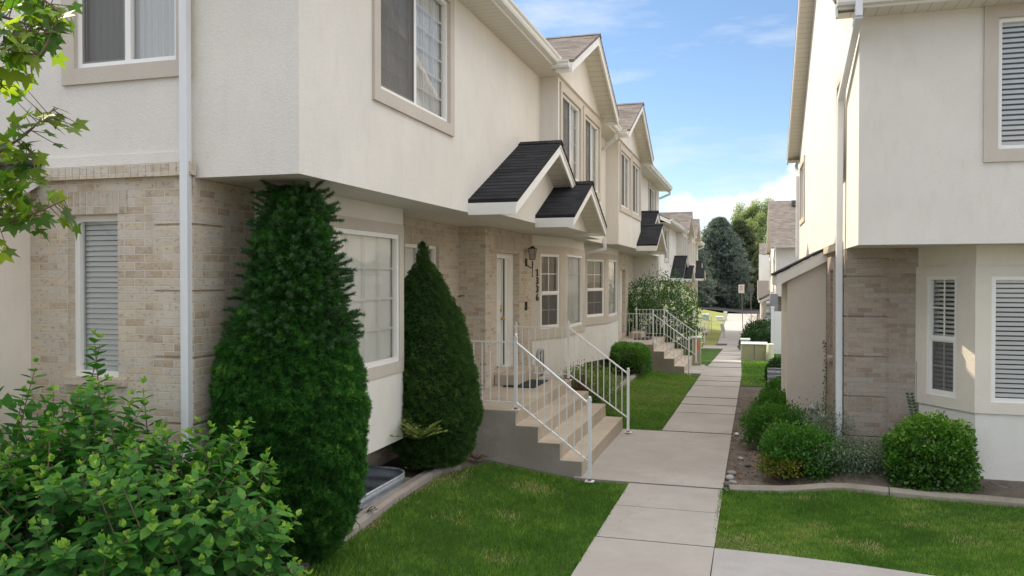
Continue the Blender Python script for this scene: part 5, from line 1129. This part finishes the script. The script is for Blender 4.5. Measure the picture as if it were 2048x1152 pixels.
# broad-leaved bush at the lower left: stems carrying opposite leaves
def broad_bush(loc, S, ns, seed, label):
    t = thing('leafy_shrub', loc, label, 'shrub'); r = np.random.default_rng(seed); P = []; A = []; Nn = []; Sc = []; T = []; m = MB(); fl = []
    L0 = np.array(loc)
    def shoot(b, d, L, tall=False):
        k = max(4, int(L/.055)); side = unit(np.cross(d, r.normal(size=3))); tips = []
        for i in range(k):
            f = (i+.3)/k; p = b+d*L*f+np.array([0, 0, -.10*L*f*f])
            rot = (i % 2)*1.57+r.normal()*.3; u = unit(np.cross(d, side)); v = math.cos(rot)*side+math.sin(rot)*u
            for s in (1, -1):
                P.append(p); A.append(unit(v*s*1.0+d*.35+np.array([0, 0, .12-.35*(1-f)])+r.normal(size=3)*.15)); Nn.append(unit(d*.7+np.array([0, 0, 1.0])+r.normal(size=3)*.25))
                Sc.append((.125-.05*f)*r.uniform(.75, 1.15)); T.append(.36+.34*f**2+r.normal()*.13)
        for j in range(4): P.append(b+d*L*.97); A.append(unit(d+r.normal(size=3)*.6)); Nn.append(unit(r.normal(size=3)+[0, 0, .8])); Sc.append(.045*r.uniform(.7, 1.2)); T.append(.86+r.normal()*.1)
        m.tube([Vector(b), Vector(b+d*L*.5+[0, 0, -.025*L]), Vector(b+d*L+[0, 0, -.1*L])], [.005, .004, .002], 5)
    for i in range(ns):
        d = r.normal(size=3); d[2] = abs(d[2])*.9-.1; d = unit(d); lump = 1+.14*math.sin(d[0]*7+seed)*math.cos(d[1]*6)
        rad = S*lump*(1-r.random()**2*.35)
        tip = np.sign(d)*np.abs(d)**.85*rad; tip[2] = max(tip[2], .05); dirn = unit(d*.9+np.array([0, 0, .45])+r.normal(size=3)*.3); L = r.uniform(.22, .42)
        shoot(L0+tip-dirn*L*.8, dirn, L)
    for x, y, z, L in ((-.75, .15, 1.35, .55), (-.22, .35, 1.55, .55), (-.35, .30, 1.40, .68), (.15, .4, 1.30, .45), (-1.3, -.1, 1.30, .5), (.05, .1, 1.42, .3), (.5, .3, 1.05, .3), (-.95, .3, 1.3, .35)):
        shoot(L0+np.array([x, y, z-.1]), unit(np.array([.08*r.normal(), .1*r.normal(), 1.0])), L, True)
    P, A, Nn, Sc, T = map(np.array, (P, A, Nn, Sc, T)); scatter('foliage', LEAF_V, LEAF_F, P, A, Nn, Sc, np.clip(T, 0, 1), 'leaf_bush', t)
    m.build('stem', 'twig', t)
    for (x, y, z) in ((-.75, -.35, 1.20), (.28, -.35, .86), (.85, -.1, .78)):
        n = 34; c = L0+np.array([x, y, z]); q = r.normal(size=(n, 3))*np.array([.022, .022, .012])+c
        scatter('flower_cluster', SMALL_V, SMALL_F, q, unit(r.normal(size=(n, 3))+[0, 0, .4]), unit(r.normal(size=(n, 3))+[0, 0, 1]), .016+.006*r.random(n), r.random(n), 'petal', t)
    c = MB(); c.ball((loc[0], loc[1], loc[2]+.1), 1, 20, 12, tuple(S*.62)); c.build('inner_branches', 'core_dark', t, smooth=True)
    return t
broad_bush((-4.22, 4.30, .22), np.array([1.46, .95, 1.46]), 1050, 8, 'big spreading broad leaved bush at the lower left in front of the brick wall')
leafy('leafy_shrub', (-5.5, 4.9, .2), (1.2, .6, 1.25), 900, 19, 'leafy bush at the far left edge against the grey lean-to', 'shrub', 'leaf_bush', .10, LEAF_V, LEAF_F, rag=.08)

# small plants round the window well
def shootlet(loc, n, L, seed, label, mat, size=.07, cat='plant', name='sapling'):
    t = thing(name, loc, label, cat); r = np.random.default_rng(seed); P = []; A = []; Nn = []; m = MB(); L0 = np.array(loc)
    for i in range(n):
        a = r.uniform(0, 6.28); d = unit(np.array([math.cos(a)*.9, math.sin(a)*.9, r.uniform(.3, 1.1)])); l = L*r.uniform(.6, 1.1)
        m.tube([Vector(L0), Vector(L0+d*l*.5), Vector(L0+d*l+[0, 0, -.15*l])], [.004, .003, .0015], 5)
        for k in range(10):
            f = (k+1)/10; p = L0+d*l*f+np.array([0, 0, -.15*l*f*f]); s = unit(np.cross(d, [0, 0, 1]))
            for sg in (1, -1): P.append(p); A.append(unit(s*sg+d*.6+r.normal(size=3)*.15)); Nn.append([0, 0, 1])
    P, A, Nn = map(np.array, (P, A, Nn)); k = len(P); scatter('foliage', SMALL_V, SMALL_F, P, A, Nn+r.normal(size=(k, 3))*.2, size*r.uniform(.6, 1.1, k), np.clip(.6+r.normal(size=k)*.2, 0, 1), mat, t); m.build('stem', 'twig', t); return t
shootlet((-3.66, 8.60, .72), 34, .34, 41, 'bright feathery seedling sprouting beside the smaller cone evergreen', 'leaf_yellow', .055)
shootlet((-3.72, 8.95, .28), 26, .30, 42, 'dim low feathery plant on the soil beside the window well', 'leaf_dark', .06)
shootlet((-3.66, 7.2, .24), 5, .18, 43, 'thin grass tuft between the window well and the edging', 'leaf_dark', .03, name='grass_tuft')
shootlet((-3.42, 9.9, .22), 9, .16, 44, 'dry rusty weed at the near corner of the stairs', 'leaf_red', .035, name='dry_weed')

# right-hand shrubs
leafy('boxwood', (2.06, 10.60, .14), (.47, .42, .74), 11000, 51, 'bright rounded bush in front of the right bay, largest on the right', 'shrub', 'leaf_box', .046, group='green shrubs on the right', lump=.12, shell=.3, rag=.04, tip=.45)
leafy('barberry', (.62, 11.0, .08), (.47, .45, .52), 11000, 52, 'low green shrub with rusty orange lower leaves nearest the right kerb', 'shrub', 'leaf_barberry', .042, group='green shrubs on the right', lump=.16, shell=.42, up=1.1, rag=.09, rust=True)
leafy('barberry', (.42, 12.95, .06), (.50, .52, .52), 10000, 53, 'second green shrub along the bare bed, behind the rusty one', 'shrub', 'leaf_barberry', .038, group='green shrubs on the right', lump=.16, shell=.42, up=1.1, rag=.09)
leafy('barberry', (.47, 15.3, .02), (.42, .50, .48), 8000, 54, 'third green shrub along the bare bed with yellowish tips', 'shrub', 'leaf_barberry', .04, group='green shrubs on the right', lump=.16, shell=.42, up=1.1, rag=.09)
leafy('barberry', (.75, 17.9, -.05), (.48, .60, .48), 6000, 55, 'fourth low shrub in front of the pale rimmed window well', 'shrub', 'leaf_barberry', .045, group='green shrubs on the right', lump=.10, shell=.35, up=.6)
leafy('boxwood', (.92, 22.6, -.20), (.52, .55, .62), 6000, 56, 'dark round bush on the lawn beyond the pale rimmed window well', 'shrub', 'leaf_dark', .05, group='green shrubs on the right', lump=.06, shell=.25)
leafy('hedge_bush', (.55, 39.2, -.85), (1.0, .9, .95), 7000, 57, 'dark bush behind the pale rounded utility box, nearer of two', 'shrub', 'leaf_dark', .08, group='dark bushes near the fence', lump=.06, shell=.25)
leafy('hedge_bush', (.95, 43.0, -1.0), (1.35, 1.0, 1.35), 7000, 58, 'taller dark bush behind the nearer dark one by the meters', 'shrub', 'leaf_dark', .09, group='dark bushes near the fence', lump=.06, shell=.25)
t = leafy('groundcover_plant', (1.45, 10.98, .15), (.62, .42, .36), 12000, 59, 'silvery small leaved ground cover between the rusty shrub and the round bush', 'plant', 'leaf_silver', .028, lump=.25, shell=.75, core=False, rag=.18)
leafy('groundcover_plant', (1.0, 11.8, .15), (.32, .45, .60), 5200, 60, 'silvery plant climbing round the foot of the right downspout', 'plant', 'leaf_silver', .026, lump=.2, shell=.6, core=False, rag=.2)
r = np.random.default_rng(61); n = 130; z = r.random(n)**1.4*1.35+.2; p = np.stack([1.215-.03*r.random(n), 14.38+.05*np.sin(z*4)+r.normal(size=n)*.035, z], 1)
t = thing('climbing_vine', (1.2, 14.4, 0), 'thin vine climbing the corner between lean-to and brick on the right house', 'vine'); scatter('foliage', SMALL_V, SMALL_F, p, unit(r.normal(size=(n, 3))), np.tile([-1., -.4, .3], (n, 1))+r.normal(size=(n, 3))*.3, .03+.02*r.random(n), r.random(n)*.5, 'leaf_dark', t)
m = MB(); m.tube([(1.225, 14.38+.05*math.sin(q*4), q) for q in np.linspace(0, 1.5, 12)], .004, 5); m.build('stem', 'twig', t)
r = np.random.default_rng(62); t = thing('seedling', (1.98, 10.95, .9), 'dark sprig sticking up behind the round bush by the bay', 'plant'); m = MB(); m.tube([(1.98, 10.95, .3), (1.94, 10.97, 1.0), (1.89, 10.98, 1.19)], [.005, .004, .002], 5); m.build('stem', 'twig', t)
P = []; A = []
for i in range(9):
    f = i/9
    for s in (1, -1): P.append((1.975-.08*f, 10.96, .82+.36*f)); A.append((s, -.2, .5))
P = np.array(P); scatter('foliage', SMALL_V, SMALL_F, P, np.array(A, float), np.tile([0, -1., .3], (len(P), 1)), .06, r.random(len(P))*.5+.2, 'leaf_dark', t)
shootlet((-.27, 9.95, .03), 4, .07, 63, 'tiny green weed at the walkway corner by the right kerb', 'leaf_box', .03, name='weed')

# left-hand planting beyond the stairs
def twiggy(loc, S, n, seed, label, mat, name, size=.05, cat='shrub'):
    t = thing(name, loc, label, cat); r = np.random.default_rng(seed); m = MB(); P = []; A = []; L0 = np.array(loc)
    for i in range(n):
        a = r.uniform(0, 6.28); d = unit(np.array([math.cos(a), math.sin(a), r.uniform(.6, 2.0)])); l = r.uniform(.6, 1.0); e = d*S*l*1.15; mid = e*.5+[0, 0, .05]
        m.tube([Vector(L0), Vector(L0+mid), Vector(L0+e)], [.006, .005, .002], 4)
        for k in range(14): f = r.uniform(.35, 1); P.append(L0+e*f+r.normal(size=3)*.03); A.append(unit(d+r.normal(size=3)*.8))
    P, A = np.array(P), np.array(A); k = len(P); scatter('foliage', SMALL_V, SMALL_F, P, A, r.normal(size=(k, 3))+[0, 0, .5], size*r.uniform(.5, 1.1, k), r.random(k), mat, t); m.build('stem', 'twig', t); return t
twiggy((-3.05, 14.35, .16), np.array([.42, .4, .85]), 110, 71, 'reddish twiggy shrub just beyond the stairs of house 1336', 'leaf_red', 'barberry', .035)
leafy('spirea', (-2.98, 15.35, .10), (.55, 1.0, .74), 9500, 72, 'yellow green fine leaved shrub behind the far stair railing', 'shrub', 'leaf_yellow', .035, lump=.12, shell=.5, up=.9, rag=.12)
leafy('boxwood', (-3.22, 22.15, .0), (.60, .85, .74), 12000, 73, 'dark clipped hedge bush against the second stairs', 'shrub', 'leaf_box', .05, lump=.03, shell=.18, pw=.6)
rb_ = leafy('rose_bush', (-3.2, 29.0, -.40), (1.5, 1.9, 2.75), 16000, 74, 'tall rose bush full of white flowers beyond the second stairs', 'shrub', 'leaf_rose', .075, lump=.13, shell=.4, up=.7, rag=.06)
r = np.random.default_rng(75)
for i in range(75):
    a = r.uniform(-2.6, .9); z = r.uniform(.15, 1.0)**.9; e = math.sqrt(max(0, 1-(z*.92)**2))**.7; c = np.array([-3.2+1.56*e*math.cos(a), 29.0+1.95*e*math.sin(a), -.4+2.75*z]); n = 12
    q = c+r.normal(size=(n, 3))*.03; scatter('flower', SMALL_V, SMALL_F, q, unit(r.normal(size=(n, 3))+[.2, -.6, .2]), unit(r.normal(size=(n, 3))*.5+[0, -1, .4]), .07+.02*r.random(n), r.random(n), 'petal', rb_)
leafy('spirea', (-3.5, 27.8, -.3), (.9, .8, 1.9), 5000, 76, 'dark green shrub between the roses and the second stairs', 'shrub', 'leaf_rose', .075, lump=.12, shell=.5, rag=.1)
leafy('rose_bush', (.35, 50.5, -1.15), (.7, 1.2, 1.2), 1600, 77, 'thin straggly rose at the foot of the street signs', 'shrub', 'leaf_rose', .08, core=False, shell=.8, rag=.2)

# maple branches hanging in at the upper left; the tree stands beside the camera
t = thing('maple_tree', (-5.6, 1.7, 0), 'maple branches with lobed leaves hanging in at the upper left', 'tree'); trunk(t, (-5.6, 1.7, 0), 5.5, .14, .06)
P = []; A = []; Nn = []; S_ = []; T = []; m = MB(); r = np.random.default_rng(81)
def ppt(u, v, w):
    yaw = math.atan(476/1607); pit = math.atan(21/1607); fw = np.array([-math.sin(yaw)*math.cos(pit), math.cos(yaw)*math.cos(pit), -math.sin(pit)]); rt = np.array([math.cos(yaw), math.sin(yaw), 0]); up = np.cross(rt, fw)
    return np.array([0, 0, CAMH])+(fw+rt*(u-1024)/1607+up*(576-v)/1607)*w
BR = [[(-170, -40, 3.2), (-40, 20, 3.15), (60, 50, 3.1), (125, 75, 3.05)], [(-170, -120, 3.3), (-20, -50, 3.2), (70, -15, 3.15), (120, 25, 3.1)], [(-160, 60, 3.0), (-60, 90, 3.0), (20, 100, 3.0), (80, 110, 2.95)], [(-180, 330, 3.4), (-40, 330, 3.35), (50, 270, 3.3), (110, 215, 3.25)], [(-180, 350, 3.4), (-60, 340, 3.4), (20, 330, 3.3), (70, 300, 3.3)], [(-200, 520, 3.3), (-60, 470, 3.25), (40, 440, 3.2), (130, 400, 3.2)], [(-200, 430, 3.3), (-80, 420, 3.2), (10, 400, 3.2), (40, 370, 3.2)], [(-100, 140, 3.1), (-50, 150, 3.1), (-5, 165, 3.1), (15, 180, 3.1)]]
root = np.array([-5.55, 1.75, 4.2])
for bi, b in enumerate(BR):
    pts = [ppt(*q) for q in b]; m.tube([Vector(root), Vector((root+pts[0])/2+[0, 0, .1])]+[Vector(q) for q in pts], [.03, .018, .010, .007, .005, .002], 6)
    for i in range(3):
        for k in range(24 if bi != 7 else 9):
            f = r.random(); c = pts[i]*(1-f)+pts[i+1]*f; d = unit(pts[i+1]-pts[i]); off = r.normal(size=3); off = unit(off-d*off.dot(d)); q = c+off*r.uniform(.02, .12)
            m.tube([Vector(c), Vector(q)], [.0025, .0015], 4)
            P.append(q); A.append(unit(off*.8+d*.6+np.array([0, 0, -.35])+r.normal(size=3)*.3)); Nn.append(unit(np.array([.05, -.5, .9])+r.normal(size=3)*.45)); S_.append(r.uniform(.040, .064)*(1.15 if bi in (0, 1, 2) else 1)); T.append(r.random())
P, A, Nn = map(np.array, (P, A, Nn)); scatter('foliage', MAPLE_V, MAPLE_F, P, A, Nn, np.array(S_), np.array(T), 'leaf_maple', t); m.build('branch', 'twig', t)

# background trees
def far_spruce(loc, h, rad, n, seed, label, mat, group='spruces beyond the lawn'):
    t = thing('spruce_tree', loc, label, 'tree', group); r = np.random.default_rng(seed); f = sines(seed, 18, .5, 1.6)
    P = []; A = []; T = []; tiers = 26; L0 = np.array(loc)
    nb = int(n/14)
    z = r.random(nb)**1.15; th = r.uniform(0, 6.283, nb)
    for i in range(nb):
        zz = z[i]*h*.97+.25; R0 = rad*(1-z[i])**.52*(1-.35*max(0, .12-z[i])/.12); dirn = np.array([math.cos(th[i]), math.sin(th[i]), .18-.35*(1-z[i])]); lump = 1+.42*float(f(np.array([[dirn[0]*rad, dirn[1]*rad, zz]]))[0])
        Lb = R0*lump*r.uniform(.8, 1.08)
        for k in range(14):
            q = r.uniform(.45, 1.0); w = (1-q)*.3*Lb+.12; p = L0+np.array([0, 0, zz])+dirn*Lb*q+r.normal(size=3)*w*np.array([.8, .8, .4])+[0, 0, .18*Lb*(q-.6)]
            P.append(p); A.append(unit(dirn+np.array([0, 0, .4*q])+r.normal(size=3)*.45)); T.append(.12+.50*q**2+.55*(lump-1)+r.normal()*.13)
    P, A, T = map(np.array, (P, A, T)); k = len(P); tv, tf = tuft(6, .9, .10, random.Random(seed)); scatter('crown', tv, tf, P, A, r.normal(size=(k, 3)), .42*r.uniform(.5, 1.1, k), np.clip(T, 0, 1), mat, t)
    m = MB(); m.tube([(loc[0], loc[1], loc[2]+.4), (loc[0], loc[1], loc[2]+h*.5), (loc[0], loc[1], loc[2]+h*.9)], [rad*.55, rad*.32, .1], 12); m.build('inner_branches', 'core_dark', t, smooth=True); trunk(t, loc, h*.9, .22, .04); return t
def far_tree(loc, h, rad, n, seed, label, mat, group='leafy trees beyond the spruces', size=.26):
    t = thing('poplar_tree', loc, label, 'tree', group); r = np.random.default_rng(seed); L0 = np.array(loc); P = []; T = []; m = MB(); Nn = []
    trunk(t, loc, h*.8, .3, .08)
    for c in range(34):
        a = r.uniform(0, 6.28); z = r.uniform(.25, 1)**.8; R0 = rad*math.sin(min(1, (1.08-z)*1.5+.1)*1.57)*r.uniform(.3, 1); cc = L0+np.array([R0*math.cos(a), R0*math.sin(a), h*z-.4]); s = rad*r.uniform(.22, .42)*(1.25-z*.6)
        m.tube([Vector(L0+[0, 0, h*z*.55]), Vector((L0+[0, 0, h*z*.6]+cc)/2+[0, 0, .3]), Vector(cc)], [.10, .07, .02], 5)
        k = int(n/34); q = unit(r.normal(size=(k, 3)))*(r.random((k, 1))**.5)*s*np.array([1, 1, 1.25]); P.append(cc+q); T.append(np.clip(.40+.30*q[:, 2]/s+r.normal()*.1+r.normal(size=k)*.12, 0, 1)); Nn.append(q+r.normal(size=(k, 3))*s*.6+[0, 0, s*.4])
    P, T, Nn = np.concatenate(P), np.concatenate(T), np.concatenate(Nn); k = len(P); scatter('crown', SMALL_V, SMALL_F, P, unit(r.normal(size=(k, 3))), Nn, size*r.uniform(.5, 1.15, k), T, mat, t); m.build('branch', 'bark', t); return t
zg = lambda x, y: zt(x, y)
far_spruce((-3.6, 104, zg(-3.6, 104)), 11.2, 4.0, 34000, 91, 'big blue grey spruce at the end of the walkway, tallest of the spruces', 'blue_spruce')
far_spruce((-6.8, 98, zg(-6.8, 98)), 7.2, 3.3, 16000, 92, 'shorter spruce tucked behind the end of the far townhouse row', 'blue_spruce')
far_spruce((-1.4, 112, zg(-1.4, 112)), 11.6, 3.8, 20000, 93, 'dark green spruce just right of the big blue grey spruce', 'green_spruce')
far_spruce((-6.0, 96, zg(-6.0, 96)), 6.0, 1.8, 9000, 101, 'small pale spruce in front of the big one, at the end of the far row', 'blue_spruce')
far_spruce((1.6, 108, zg(1.6, 108)), 7.4, 3.0, 12000, 94, 'low dark spruce behind the street signs', 'green_spruce')
far_tree((1.6, 124, -1.5), 15.0, 4.6, 22000, 95, 'tall pale green poplar above the spruces', 'leaf_poplar')
far_tree((6.0, 128, -1.5), 14.5, 4.8, 17000, 96, 'tall pale green poplar beside the roof of the second right-hand house', 'leaf_poplar')
far_tree((4.2, 112, -1.5), 10.5, 3.8, 10000, 97, 'lower yellowish tree above the farthest small house', 'leaf_poplar')
far_tree((-1.0, 132, -1.5), 15.3, 4.4, 17000, 98, 'pale green treetop peeping out behind the big spruce', 'leaf_poplar')
r = np.random.default_rng(99)
n = 9000; x = r.uniform(-70, 70, n); y = 150+r.uniform(-3, 6, n); z = -1.6+r.random(n)**.8*(4.2+1.5*np.sin(x*.21)+np.sin(x*.53))
o = scatter('far_thicket', SMALL_V, SMALL_F, np.stack([x, y, z], 1), unit(r.normal(size=(n, 3))), r.normal(size=(n, 3))+[0, -1, .6], .9*r.uniform(.5, 1.2, n), np.clip(z/7+.2+r.normal(size=n)*.1, 0, 1), 'green_spruce'); tag(o, 'dark line of far off trees at the horizon', 'treeline', kind='stuff')
